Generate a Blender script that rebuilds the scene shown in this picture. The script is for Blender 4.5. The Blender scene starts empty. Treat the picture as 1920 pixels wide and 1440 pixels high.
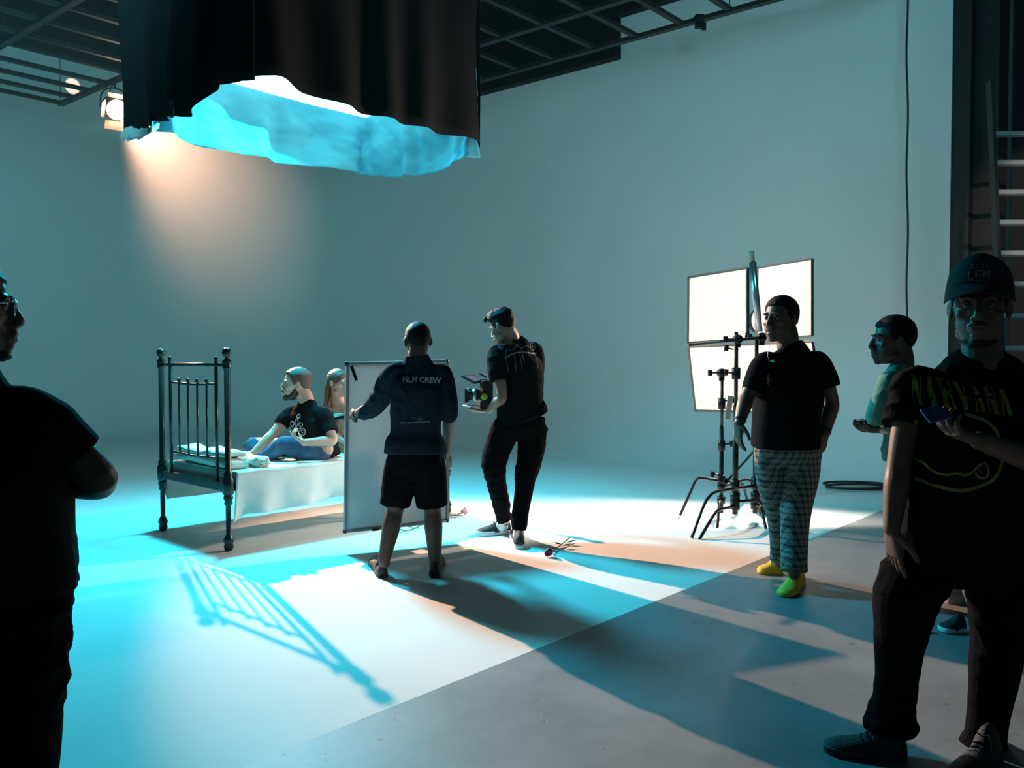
import bpy, bmesh, math, random
import numpy as np
from mathutils import Vector, Matrix, noise
from mathutils.bvhtree import BVHTree

random.seed(7)
S = bpy.context.scene
COL = S.collection
V = Vector
PI = math.pi

# ------------------------------------------------------------------ camera
CAM_Z = 1.40
FPX = 1650.0                       # focal length in pixels of the 1920x1440 frame
TH = math.atan(50 / FPX)           # slight downward tilt
cd = bpy.data.cameras.new('camera')
cam = bpy.data.objects.new('camera', cd)
COL.objects.link(cam)
cam.location = (0, 0, CAM_Z)
cam.rotation_euler = (PI / 2 - TH, 0, 0)
cd.sensor_width = 36
cd.lens = FPX / 1920 * 36
cd.clip_start = 0.05
cd.clip_end = 100
S.camera = cam

def P(px, py, Y):
    """world point at distance Y into the studio, seen at that spot of the photograph"""
    u = (px - 960) / FPX
    v = (720 - py) / FPX
    d = V((u, math.cos(TH) + v * math.sin(TH), -math.sin(TH) + v * math.cos(TH)))
    return V((0, 0, CAM_Z)) + d * (Y / d.y)

def G(px, py, z=0.0):
    """point on the horizontal plane at height z"""
    u = (px - 960) / FPX
    v = (720 - py) / FPX
    d = V((u, math.cos(TH) + v * math.sin(TH), -math.sin(TH) + v * math.cos(TH)))
    return V((0, 0, CAM_Z)) + d * ((z - CAM_Z) / d.z)

# studio axes: NN points at the right-hand cyclorama wall, AA along it to the left
NN = V((math.sin(math.radians(40.5)), math.cos(math.radians(40.5)), 0))
AA = V((-NN.y, NN.x, 0))
def R(n, a, z=0.0):
    return NN * n + AA * a + V((0, 0, z))

# ------------------------------------------------------------------ world, view
w = bpy.data.worlds.new('world')
S.world = w
w.use_nodes = True
w.node_tree.nodes['Background'].inputs[0].default_value = (0.30, 0.80, 1.0, 1)
w.node_tree.nodes['Background'].inputs[1].default_value = 0.08
S.view_settings.view_transform = 'Standard'
S.view_settings.look = 'None'
S.view_settings.gamma = 1
S.view_settings.exposure = 0.0
S.view_settings.use_curve_mapping = False
S.cycles.use_denoising = True
S.cycles.max_bounces = 6
S.cycles.diffuse_bounces = 4
S.cycles.glossy_bounces = 3
S.cycles.transmission_bounces = 4
S.cycles.volume_bounces = 0
S.cycles.caustics_reflective = False
S.cycles.caustics_refractive = False
S.cycles.sample_clamp_indirect = 4

def light(name, kind, loc, target, color, energy, **kw):
    ld = bpy.data.lights.new(name, kind)
    ld.color = color
    ld.energy = energy
    for k, v in kw.items():
        setattr(ld, k, v)
    o = bpy.data.objects.new(name, ld)
    COL.objects.link(o)
    o.location = loc
    o.rotation_euler = (V(target) - V(loc)).to_track_quat('-Z', 'Y').to_euler()
    return o

# the overhead box light: a bank of lamps inside the black skirt
BOX_N, BOX_A = 5.0, 7.5            # nearest corner of the skirted box, studio axes
_c = G(440, 158, 3.306)
BOX_N, BOX_A = _c.dot(NN), _c.dot(AA)
BOX_LN, BOX_LA = 2.53, 1.62
BOX_C = R(BOX_N + BOX_LN / 2, BOX_A + BOX_LA / 2, 0)
DIFF_Z = 3.74
light('overhead_bank', 'AREA', (BOX_C.x - 0.42, BOX_C.y + 0.10, DIFF_Z - 0.12), (BOX_C.x - 0.1, BOX_C.y - 1.5, 0),
      (0.012, 0.72, 1.0), 345, shape='DISK', size=0.60, spread=math.radians(165))
# the hanging spotlight at the upper left
FR = P(216, 203, 13.3)
FR_AIM = G(1300, 1135)
light('fresnel_beam', 'SPOT', FR + (FR_AIM - FR).normalized() * 0.30, FR_AIM,
      (1.0, 0.58, 0.38), 12500, spot_size=math.radians(29.5), spot_blend=0.75, shadow_soft_size=0.055)
# the lamp behind the white diffusion panels at the right
LP = P(1440, 600, 8.75)
light('panel_lamp', 'SPOT', LP, P(1410, 600, 7.9), (1.0, 0.84, 0.68), 820,
      spot_size=math.radians(156), spot_blend=0.5, shadow_soft_size=0.12)
# added fill beside the camera, without a fixture, to brighten the dark ladder corner
light('ladder_fill', 'SPOT', R(2.0, -2.0, 3.3), R(9.6, 0.95, 2.75), (1.0, 0.84, 0.72), 1500, spot_size=math.radians(15.5), spot_blend=0.35, shadow_soft_size=0.08)
# two added soft lights, no fixtures, out of view overhead, brightening the cyclorama walls
light('wall_fill_left', 'AREA', (-3.6, 5.4, 5.35), (-6.8, 14.5, 3.0), (0.22, 0.88, 1.0), 105, shape='SQUARE', size=1.2, spread=math.radians(120))
light('wall_fill_right', 'AREA', (2.4, 4.2, 5.35), (1.0, 12.4, 3.6), (0.22, 0.88, 1.0), 50, shape='SQUARE', size=1.2, spread=math.radians(120))
# light leaking from the spotlight's vents makes a small warm patch high on the left wall
light('vent_leak', 'SPOT', FR + V((-0.05, 0.12, 0.24)), P(137, 162, 15.57), (1.0, 0.72, 0.52), 520, spot_size=math.radians(5.5), spot_blend=0.25, shadow_soft_size=0.01)

# ------------------------------------------------------------------ materials
def mat(name, color, rough=0.8, metal=0.0, spec=0.5, noise_amt=0.0, noise_scale=20, bump=0.0, bump_scale=60,
        color2=None, emit=None, emit_strength=0, stretch=None):
    m = bpy.data.materials.new(name)
    m.use_nodes = True
    nt = m.node_tree
    b = nt.nodes['Principled BSDF']
    b.inputs['Base Color'].default_value = (*color, 1)
    b.inputs['Roughness'].default_value = rough
    b.inputs['Metallic'].default_value = metal
    b.inputs['Specular IOR Level'].default_value = spec
    tc = nt.nodes.new('ShaderNodeTexCoord')
    mp = nt.nodes.new('ShaderNodeMapping')
    nt.links.new(tc.outputs['Object'], mp.inputs[0])
    if stretch:
        mp.inputs['Scale'].default_value = stretch
    if noise_amt or color2:
        n = nt.nodes.new('ShaderNodeTexNoise')
        n.inputs['Scale'].default_value = noise_scale
        n.inputs['Detail'].default_value = 5
        nt.links.new(mp.outputs[0], n.inputs['Vector'])
        r = nt.nodes.new('ShaderNodeValToRGB')
        c2 = color2 or tuple(c * (1 - noise_amt) for c in color)
        r.color_ramp.elements[0].color = (*c2, 1)
        r.color_ramp.elements[1].color = (*color, 1)
        r.color_ramp.elements[0].position = 0.35
        r.color_ramp.elements[1].position = 0.65
        nt.links.new(n.outputs['Fac'], r.inputs[0])
        nt.links.new(r.outputs[0], b.inputs['Base Color'])
    if bump:
        n2 = nt.nodes.new('ShaderNodeTexNoise')
        n2.inputs['Scale'].default_value = bump_scale
        n2.inputs['Detail'].default_value = 6
        nt.links.new(mp.outputs[0], n2.inputs['Vector'])
        bp = nt.nodes.new('ShaderNodeBump')
        bp.inputs['Strength'].default_value = bump
        bp.inputs['Distance'].default_value = 0.01
        nt.links.new(n2.outputs['Fac'], bp.inputs['Height'])
        nt.links.new(bp.outputs[0], b.inputs['Normal'])
    if emit:
        b.inputs['Emission Color'].default_value = (*emit, 1)
        b.inputs['Emission Strength'].default_value = emit_strength
    return m

def translucent(name, color, mix=0.5, rough=0.9, bump=0.15):
    m = mat(name, color, rough, bump=bump, bump_scale=14)
    nt = m.node_tree
    b = nt.nodes['Principled BSDF']
    t = nt.nodes.new('ShaderNodeBsdfTranslucent')
    t.inputs[0].default_value = (*color, 1)
    mx = nt.nodes.new('ShaderNodeMixShader')
    mx.inputs[0].default_value = mix
    out = nt.nodes['Material Output']
    nt.links.new(b.outputs[0], mx.inputs[1])
    nt.links.new(t.outputs[0], mx.inputs[2])
    nt.links.new(mx.outputs[0], out.inputs[0])
    return m

def painted_floor():
    """worn white studio paint: smooth, slightly glossy, with a few scuffs"""
    m = mat('cyclorama_floor_paint', (0.80, 0.79, 0.78), 0.40, spec=0.05, noise_amt=0.05, noise_scale=1.2, bump=0.05, bump_scale=220)
    return m

def concrete():
    m = bpy.data.materials.new('grey_floor_paint')
    m.use_nodes = True
    nt = m.node_tree
    b = nt.nodes['Principled BSDF']
    tc = nt.nodes.new('ShaderNodeTexCoord')
    n = nt.nodes.new('ShaderNodeTexNoise'); n.inputs['Scale'].default_value = 1.6; n.inputs['Detail'].default_value = 9
    n.inputs['Roughness'].default_value = 0.65
    nt.links.new(tc.outputs['Object'], n.inputs['Vector'])
    r = nt.nodes.new('ShaderNodeValToRGB')
    r.color_ramp.elements[0].position = 0.3; r.color_ramp.elements[0].color = (0.135, 0.15, 0.165, 1)
    r.color_ramp.elements[1].position = 0.7; r.color_ramp.elements[1].color = (0.245, 0.262, 0.280, 1)
    nt.links.new(n.outputs['Fac'], r.inputs[0])
    # chips and pits in the paint
    vo = nt.nodes.new('ShaderNodeTexNoise'); vo.inputs['Scale'].default_value = 13; vo.inputs['Detail'].default_value = 7
    vo.inputs['Roughness'].default_value = 0.72
    nt.links.new(tc.outputs['Object'], vo.inputs['Vector'])
    r2 = nt.nodes.new('ShaderNodeValToRGB')
    r2.color_ramp.elements[0].position = 0.335; r2.color_ramp.elements[0].color = (0.25, 0.25, 0.27, 1)
    r2.color_ramp.elements[1].position = 0.36; r2.color_ramp.elements[1].color = (1, 1, 1, 1)
    nt.links.new(vo.outputs['Fac'], r2.inputs[0])
    mx = nt.nodes.new('ShaderNodeMixRGB'); mx.blend_type = 'MULTIPLY'; mx.inputs[0].default_value = 1
    nt.links.new(r.outputs[0], mx.inputs[1]); nt.links.new(r2.outputs[0], mx.inputs[2])
    nt.links.new(mx.outputs[0], b.inputs['Base Color'])
    b.inputs['Roughness'].default_value = 0.5
    bp = nt.nodes.new('ShaderNodeBump'); bp.inputs['Strength'].default_value = 0.35; bp.inputs['Distance'].default_value = 0.01
    nt.links.new(r2.outputs[0], bp.inputs['Height'])
    nt.links.new(bp.outputs[0], b.inputs['Normal'])
    return m

M = {}
M['cyc_floor'] = painted_floor()
M['cyc_wall'] = mat('cyclorama_wall_paint', (0.82, 0.815, 0.81), 0.75, noise_amt=0.04, noise_scale=0.8, bump=0.03, bump_scale=60)
M['concrete'] = concrete()
M['dark_wall'] = mat('unpainted_wall', (0.36, 0.35, 0.34), 0.9, noise_amt=0.25, noise_scale=2, bump=0.2, bump_scale=20)
M['dark_post'] = mat('dark_column_paint', (0.018, 0.019, 0.019), 0.8)
M['black_ceiling'] = mat('black_ceiling_paint', (0.012, 0.013, 0.013), 0.95)
M['grid_steel'] = mat('grey_grid_steel', (0.035, 0.037, 0.037), 0.55, metal=0.2)
M['black_cloth'] = mat('black_duvetyne', (0.006, 0.0065, 0.007), 0.97, spec=0.15, bump=0.25, bump_scale=9)
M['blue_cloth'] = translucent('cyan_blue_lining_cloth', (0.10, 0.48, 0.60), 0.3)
M['muslin'] = translucent('white_diffusion_cloth', (0.86, 0.85, 0.84), 0.70, bump=0.25)
M['pale_frame'] = translucent('cloth_wrapped_frame', (.35, .35, .34), .4)
M['clear_bag'] = mat('crumpled_plastic', (0.45, 0.5, 0.52), 0.35, bump=0.5, bump_scale=30)
M['black_metal'] = mat('black_metal', (0.018, 0.018, 0.02), 0.38, metal=0.6)
M['black_plastic'] = mat('black_plastic', (0.02, 0.02, 0.022), 0.45)
M['steel'] = mat('polished_steel', (0.55, 0.56, 0.58), 0.28, metal=0.9)
M['alu'] = mat('aluminium', (0.62, 0.61, 0.60), 0.42, metal=0.55)
M['bed_iron'] = mat('dark_green_bed_iron', (0.032, 0.05, 0.048), 0.30, metal=0.65, noise_amt=0.3, noise_scale=30, bump=0.1, bump_scale=50)
M['sheet'] = mat('cream_sheet', (0.70, 0.68, 0.62), 0.9, noise_amt=0.06, noise_scale=6, bump=0.12, bump_scale=45)
M['blanket'] = mat('cream_blanket', (0.70, 0.66, 0.57), 0.95, noise_amt=0.1, noise_scale=30, bump=0.4, bump_scale=140)
M['board'] = translucent('reflector_board_cloth', (0.70, 0.72, 0.73), 0.20)
M['board_edge'] = mat('board_edge_metal', (0.35, 0.37, 0.38), 0.4, metal=0.5)
M['cable'] = mat('black_cable_rubber', (0.015, 0.016, 0.018), 0.6)
M['brown_drum'] = mat('hot_lamp_housing', (0.30, 0.17, 0.11), 0.5, metal=0.3)
M['rose_red'] = mat('pink_rose_petal', (0.55, 0.03, 0.12), 0.55, noise_amt=0.3, noise_scale=80)
M['leaf'] = mat('rose_leaf', (0.05, 0.16, 0.05), 0.5, noise_amt=0.4, noise_scale=50)
M['stem'] = mat('rose_stem', (0.10, 0.15, 0.06), 0.6)

def emis(name, color, strength):
    m = bpy.data.materials.new(name); m.use_nodes = True
    nt = m.node_tree; nt.nodes.remove(nt.nodes['Principled BSDF'])
    e = nt.nodes.new('ShaderNodeEmission'); e.inputs[0].default_value = (*color, 1); e.inputs[1].default_value = strength
    nt.links.new(e.outputs[0], nt.nodes['Material Output'].inputs[0])
    return m
M['lit_diffuser'] = emis('lit_overhead_diffuser', (0.42, 0.95, 1.0), 3.2)
M['hot_lens'] = emis('glowing_lens', (1.0, 0.78, 0.55), 30.0)

# ------------------------------------------------------------------ mesh helpers
def wloc(o):
    v = V((0, 0, 0))
    while o:
        v = v + o.location
        o = o.parent
    return v

class MB:
    def __init__(s):
        s.v = []; s.f = []
    def add(s, vs, fs):
        k = len(s.v)
        s.v += [V(p) for p in vs]
        s.f += [tuple(i + k for i in f) for f in fs]
        return s
    def rings(s, rings, closed=True, cap=True):
        n = len(rings[0]); k = len(s.v)
        for r in rings: s.v += [V(p) for p in r]
        for i in range(len(rings) - 1):
            for j in range(n if closed else n - 1):
                a = k + i * n + j; b = k + i * n + (j + 1) % n
                s.f.append((a, b, b + n, a + n))
        if cap and closed:
            s.f.append(tuple(k + j for j in range(n))[::-1])
            m = k + (len(rings) - 1) * n
            s.f.append(tuple(m + j for j in range(n)))
        return s
    def box(s, c, size, rot=None):
        hx, hy, hz = [q / 2 for q in size]
        vs = [V((x, y, z)) for x in (-hx, hx) for y in (-hy, hy) for z in (-hz, hz)]
        if rot is not None: vs = [rot @ p for p in vs]
        vs = [p + V(c) for p in vs]
        return s.add(vs, [(0, 1, 3, 2), (4, 6, 7, 5), (0, 4, 5, 1), (2, 3, 7, 6), (0, 2, 6, 4), (1, 5, 7, 3)])
    def bar(s, p0, p1, wd, ht, up=V((0, 0, 1))):
        p0 = V(p0); p1 = V(p1)
        d = (p1 - p0).normalized(); sd = d.cross(up).normalized(); u = sd.cross(d)
        o = [(-wd, -ht), (wd, -ht), (wd, ht), (-wd, ht)]
        return s.rings([[p + sd * a / 2 + u * b / 2 for a, b in o] for p in (p0, p1)])
    def tube(s, pts, r, seg=12, cap=True):
        pts = [V(p) for p in pts]
        if not hasattr(r, '__len__'): r = [r] * len(pts)
        rings = []; prev = None
        for i, p in enumerate(pts):
            d = (pts[min(i + 1, len(pts) - 1)] - pts[max(i - 1, 0)]).normalized()
            if prev is None:
                a = d.orthogonal().normalized()
            else:
                a = (prev - d * prev.dot(d))
                a = a.normalized() if a.length > 1e-6 else d.orthogonal().normalized()
            prev = a
            b = d.cross(a)
            rings.append([p + (a * math.cos(2 * PI * j / seg) + b * math.sin(2 * PI * j / seg)) * r[i] for j in range(seg)])
        return s.rings(rings, cap=cap)
    def lathe(s, prof, base, axis=V((0, 0, 1)), seg=16):
        axis = V(axis).normalized(); a = axis.orthogonal().normalized(); b = axis.cross(a)
        return s.rings([[V(base) + axis * h + (a * math.cos(2 * PI * j / seg) + b * math.sin(2 * PI * j / seg)) * max(r, 1e-4)
                         for j in range(seg)] for r, h in prof])
    def ell(s, c, rad, rot=None, nu=18, nv=12):
        c = V(c)
        rings = []
        for i in range(1, nv):
            t = PI * i / nv
            rings.append([V((math.sin(t) * math.cos(2 * PI * j / nu) * rad[0], math.sin(t) * math.sin(2 * PI * j / nu) * rad[1], -math.cos(t) * rad[2])) for j in range(nu)])
        k = len(s.v)
        tr = (lambda p: (rot @ p if rot is not None else p) + c)
        s.rings([[tr(p) for p in r] for r in rings], cap=False)
        b0 = len(s.v); s.v.append(tr(V((0, 0, -rad[2])))); s.v.append(tr(V((0, 0, rad[2]))))
        m = k + (nv - 2) * nu
        for j in range(nu):
            s.f.append((b0, k + (j + 1) % nu, k + j))
            s.f.append((b0 + 1, m + j, m + (j + 1) % nu))
        return s
    def mesh(s, name, off=V((0, 0, 0))):
        me = bpy.data.meshes.new(name)
        me.from_pydata([tuple(p - off) for p in s.v], [], s.f)
        me.validate()
        bm = bmesh.new(); bm.from_mesh(me)
        bmesh.ops.recalc_face_normals(bm, faces=bm.faces)
        bm.to_mesh(me); bm.free()
        return me
    def build(s, name, m, parent=None, smooth=True, origin=None, bevel=0, solid=0, sub=0):
        base = wloc(parent) if parent else V((0, 0, 0))
        if origin is None: origin = base
        me = s.mesh(name, V(origin))
        o = bpy.data.objects.new(name, me)
        COL.objects.link(o)
        o.parent = parent
        o.location = V(origin) - base
        me.materials.append(M[m] if isinstance(m, str) else m)
        if smooth:
            for p in me.polygons: p.use_smooth = True
            if smooth == 'auto':
                try: me.set_sharp_from_angle(angle=math.radians(35))
                except Exception: pass
        if solid:
            md = o.modifiers.new('solid', 'SOLIDIFY'); md.thickness = solid; md.offset = 0
        if bevel:
            md = o.modifiers.new('bevel', 'BEVEL'); md.width = bevel; md.segments = 2; md.limit_method = 'ANGLE'
        if sub:
            md = o.modifiers.new('sub', 'SUBSURF'); md.levels = sub; md.render_levels = sub
        return o

def empty(name, loc, label=None, cat=None, group=None, rz=0):
    o = bpy.data.objects.new(name, None)
    COL.objects.link(o)
    o.location = loc
    o.rotation_euler = (0, 0, rz)
    o.empty_display_size = 0.1
    tag(o, label, cat, group)
    return o

def tag(o, label=None, cat=None, group=None, kind=None):
    if label: o['label'] = label
    if cat: o['category'] = cat
    if group: o['group'] = group
    if kind: o['kind'] = kind
    return o

def copy_tree(o, parent=None):
    c = o.copy(); COL.objects.link(c); c.parent = parent
    for ch in list(o.children): copy_tree(ch, c)
    return c

def crv(pts, n=8):
    """Catmull-Rom through the points"""
    pts = [V(p) for p in pts]
    out = []
    for i in range(len(pts) - 1):
        p0 = pts[max(i - 1, 0)]; p1 = pts[i]; p2 = pts[i + 1]; p3 = pts[min(i + 2, len(pts) - 1)]
        for k in range(n):
            t = k / n
            out.append(0.5 * ((2 * p1) + (p2 - p0) * t + (2 * p0 - 5 * p1 + 4 * p2 - p3) * t * t + (3 * p1 - p0 - 3 * p2 + p3) * t ** 3))
    out.append(pts[-1])
    return out

# ------------------------------------------------------------------ the studio shell
EDGE_A = 2.63                      # where the white stage paint stops
WALL_N = 10.42
WALL_A = 16.0
WALL_TOP = 6.65
CR, CV = 2.6, 0.60                 # plan radius of the corner, radius of the cove

def grid_slab(n0, n1, a0, a1, z, thick):
    mb = MB()
    vs = [R(n, a, zz) for zz in (z - thick, z) for n, a in ((n0, a0), (n1, a0), (n1, a1), (n0, a1))]
    mb.add(vs, [(0, 1, 2, 3), (4, 5, 6, 7), (0, 1, 5, 4), (1, 2, 6, 5), (2, 3, 7, 6), (3, 0, 4, 7)])
    return mb
tag(grid_slab(-10, 16, -8, EDGE_A, 0, 0.1).build('floor', 'concrete', smooth=False), kind='structure')

def cyc_path():
    """plan of the wall face: from the near end of the right wall round the corner and along the left wall;
    returns (point, inward normal)"""
    out = []
    a = EDGE_A
    while a < WALL_A - CR - 0.01:
        out.append((R(WALL_N, a), -NN)); a += 0.5
    for k in range(17):
        t = k / 16 * PI / 2
        out.append((R(WALL_N - CR + CR * math.cos(t), WALL_A - CR + CR * math.sin(t)), -(NN * math.cos(t) + AA * math.sin(t))))
    n = WALL_N - CR - 0.5
    while n > -10:
        out.append((R(n, WALL_A), -AA)); n -= 0.5
    return out
PATH = cyc_path()
def profile(p, nm):
    r = []
    for k in range(13):
        t = k / 12 * PI / 2
        r.append(p + nm * (CV - CV * math.sin(t)) + V((0, 0, CV - CV * math.cos(t))))
    for z in (2.0, 3.5, 5.0, WALL_TOP):
        r.append(p + V((0, 0, z)))
    return r
def cyc_wall(seq, name):
    mb = MB()
    front = [profile(p, nm) for p, nm in seq]
    back = [[p - nm * 0.12 + V((0, 0, q.z)) if q.z > CV else q - nm * 0.12 - V((0, 0, 0.12)) for q in profile(p, nm)] for p, nm in seq]
    mb.rings([f + b[::-1] for f, b in zip(front, back)], closed=True, cap=True)
    return tag(mb.build(name, 'cyc_wall', smooth='auto'), kind='structure')
mid = next(i for i, (p, nm) in enumerate(PATH) if abs(nm.dot(NN)) < abs(nm.dot(AA)))
cyc_wall(PATH[:mid + 1], 'wall_right')
cyc_wall(PATH[mid:], 'wall_left')
# white painted stage floor up to the foot of the cove
mb = MB()
foot = [p + nm * CV for p, nm in PATH]
near = [R(-10, EDGE_A)]
poly = [V((q.x, q.y, 0)) for q in foot] + near
low = [q - V((0, 0, 0.1)) for q in poly]
n = len(poly)
mb.add(poly + low, [tuple(range(n)), tuple(range(n, 2 * n))[::-1]] + [(i, (i + 1) % n, n + (i + 1) % n, n + i) for i in range(n)])
tag(mb.build('floor', 'cyc_floor', smooth=False), kind='structure')
# ceiling, dark end wall, column beside the stage
tag(grid_slab(-10, 16, -8, WALL_A + 0.5, 6.95, 0.28).build('ceiling', 'black_ceiling', smooth=False), kind='structure')
def rbox(n0, n1, a0, a1, z0, z1, name, m, kind='structure', **kw):
    mb = MB()
    vs = [R(n, a, z) for z in (z0, z1) for n, a in ((n0, a0), (n1, a0), (n1, a1), (n0, a1))]
    mb.add(vs, [(0, 1, 2, 3), (4, 5, 6, 7), (0, 1, 5, 4), (1, 2, 6, 5), (2, 3, 7, 6), (3, 0, 4, 7)])
    return tag(mb.build(name, m, smooth=False, **kw), kind=kind)
rbox(12.6, 12.8, -8, EDGE_A + 1.2, 0, 6.67, 'wall_far_right', 'dark_wall')
rbox(10.65, 11.1, 2.22, 2.60, 0, 6.67, 'column', 'dark_post')
rbox(10.45, 10.62, 2.45, 2.63, 0, 6.67, 'trim_1', 'dark_post')
rbox(12.25, 12.6, 1.75, 2.4, 0, 6.67, 'column', 'dark_post')
# black header beam above the right wall
rbox(WALL_N - 0.16, WALL_N - 0.005, EDGE_A, 6.9, 6.12, 6.67, 'beam', 'black_ceiling')
rbox(WALL_N - 0.16, WALL_N - 0.005, 6.9, 13.0, 5.55, 6.67, 'beam', 'black_ceiling')

# ------------------------------------------------------------------ hanging lighting grid
GZ = 5.5
gr = empty('ceiling_grid', R(6, 9, GZ), 'dark steel lighting grid hanging below the black ceiling', 'lighting grid')
bars = [(9.71, 2.7, 12.4, 'A'), (8.6, 2.7, 12.4, 'A'), (7.5, 2.7, 12.4, 'A'), (6.19, 9.6, 14.93, 'A'), (4.53, 8.2, 15.6, 'A'), (2.9, 6, 15.6, 'A')]
for n0, a0, a1, _ in bars:
    MB().bar(R(n0, a0, GZ), R(n0, a1, GZ), 0.09, 0.05).build('grid_bar', 'grid_steel', gr, smooth=False)
k = 0
for a in [4.24 + 0.655 * i for i in range(13)]:
    MB().bar(R(2.9 if a > 7 else 6, a, GZ + 0.02), R(9.71, a, GZ + 0.02), 0.07, 0.05).build('grid_bar', 'grid_steel', gr, smooth=False)
for a in (12.6, 13.3, 13.87, 14.42, 14.90):
    MB().bar(R(0.5, a, GZ + 0.02), R(6.19, a, GZ + 0.02), 0.085, 0.05).build('grid_bar', 'grid_steel', gr, smooth=False)
for n0, a0 in ((9.71, 4.9), (9.71, 9.5), (6.19, 14.9), (4.53, 12.6), (2.9, 10), (8.6, 6.2)):
    MB().tube([R(n0, a0, GZ), R(n0, a0, 6.67)], 0.006, 6).build('hanger_wire', 'grid_steel', gr)
# small clamp left on the front bar
cl = MB(); q = R(9.71, 5.30, GZ - 0.02)
cl.box(q, (0.10, 0.07, 0.16)); cl.box(q + V((0.05, -0.03, -0.07)), (0.05, 0.03, 0.09)); cl.tube([q + V((-.07, 0, .05)), q + V((.07, 0, .05))], .012, 8)
tag(cl.build('grid_clamp', 'black_metal', smooth=False, origin=q), 'small black clamp left on the right-hand edge bar of the lighting grid', 'clamp')
# cable on the wall at the right, and the coil on the floor
pts = [P(1701 + 1.5 * math.sin(i * 1.3), -60 + i * 45, 9.45 + 0.04 * math.sin(i)) for i in range(18)]
zt = pts[-1]
pts.append(V((zt.x, zt.y - 0.02, 0.9)))
pts.append(V((zt.x - 0.02, zt.y - 0.25, 0.30)))
pts.append(V((zt.x - 0.06, zt.y - 0.60, 0.02)))
tag(MB().tube(crv(pts, 3), 0.011, 8).build('hanging_cable', 'cable'), 'thin black cable hanging down in front of the right-hand wall', 'cable')
c0 = G(1606, 917)
pts = []
for i in range(90):
    t = i / 90 * 2 * PI * 2.6
    rr = 0.36 + 0.05 * math.sin(i * 0.21)
    pts.append(c0 + V((math.cos(t) * rr + 0.05 * math.sin(t * 0.4), math.sin(t) * rr * 0.55 + 0.06 * math.cos(t * .4), 0.012 + 0.016 * (i / 35))))
tag(MB().tube(pts, 0.012, 8).build('cable_coil', 'cable'), 'black cable lying in loose loops on the floor below the right-hand wall', 'cable')

# ------------------------------------------------------------------ aluminium ladder in the dark corner
ld = empty('ladder', R(11.6, 0.8, 0), 'grey ladder with pale aluminium rungs in the dark far right corner', 'ladder')
LY = 8.6
def lad(px, py, dy=0): return P(px, py, LY + dy)
tops = [lad(1862, 300), lad(1975, 285)]
lb = [V((lad(1838, 500).x - .20, LY - 0.9, 0.0)), V((lad(1838, 500).x + .38, LY - 0.9, 0.0))]
for a_, b_ in zip(tops, lb):
    top = a_ + (a_ - b_) * 0.25
    MB().bar(b_, top, 0.03, 0.09, up=V((0, 1, 0))).build('rail', 'grid_steel', ld, smooth=False)
def rail_at(i, z):
    a_, b_ = tops[i], lb[i]
    return b_ + (a_ - b_) * ((z - b_.z) / (a_.z - b_.z))
for i in range(12):
    z = 0.28 + i * 0.30
    p0, p1 = rail_at(0, z), rail_at(1, z)
    MB().bar(p0, p1, 0.055, 0.045, up=V((0, .3, 1)).normalized()).build('rung', 'alu', ld, smooth=False, bevel=0.008)
MB().tube([rail_at(0, 2.45) * .35 + rail_at(1, 2.45) * .65 + V((0, .05, 0)), rail_at(0, 1.2) * .45 + rail_at(1, 1.2) * .55 + V((0, .05, 0))], 0.008, 6).build('pull_rope', 'cable', ld)

# ------------------------------------------------------------------ overhead box light
BX = empty('overhead_softbox', (BOX_C.x, BOX_C.y, 3.3), 'huge overhead box light with black cloth skirt and glowing cyan lining', 'softbox')
def zz(z): return 1.4 + (z - 1.4) * .733
def folded_cloth(p0, p1, top, bottom_fn, name, m, parent, nx=70, nz=22, amp=0.035, seed=0, top_fn=None, inward=V((0, 0, 0)), fold=7):
    """hanging cloth between two plan points; bottom_fn(t) gives the hem height"""
    mb = MB(); p0 = V((p0.x, p0.y, 0)); p1 = V((p1.x, p1.y, 0))
    d = (p1 - p0); nrm = V((-d.y, d.x, 0)).normalized()
    rows = []
    for j in range(nz + 1):
        s_ = j / nz
        row = []
        for i in range(nx + 1):
            t = i / nx
            zt = top_fn(t) if top_fn else top
            z = zt + (zz(bottom_fn(t)) - zt) * s_
            f = math.sin(t * fold * 2 * PI + seed + 0.8 * math.sin(t * 9 + seed)) * amp * (0.25 + s_) + noise.noise(V((t * 6 + seed, s_ * 2.5, seed))) * amp * 1.6
            row.append(p0 + d * t + nrm * f + inward * s_ + V((0, 0, z)))
        rows.append(row)
    mb.rings(rows, closed=False)
    return mb.build(name, m, parent, solid=0.004)
cN = R(BOX_N, BOX_A); cR = R(BOX_N + BOX_LN, BOX_A); cL = R(BOX_N, BOX_A + BOX_LA); cF = R(BOX_N + BOX_LN, BOX_A + BOX_LA)
TOPZ = 5.4
def lerp(xs, t):
    for (t0, v0), (t1, v1) in zip(xs, xs[1:]):
        if t <= t1:
            u = (t - t0) / (t1 - t0); u = u * u * (3 - 2 * u) if len(xs) > 3 else u
            return v0 + (v1 - v0) * u
    return xs[-1][1]
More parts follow.
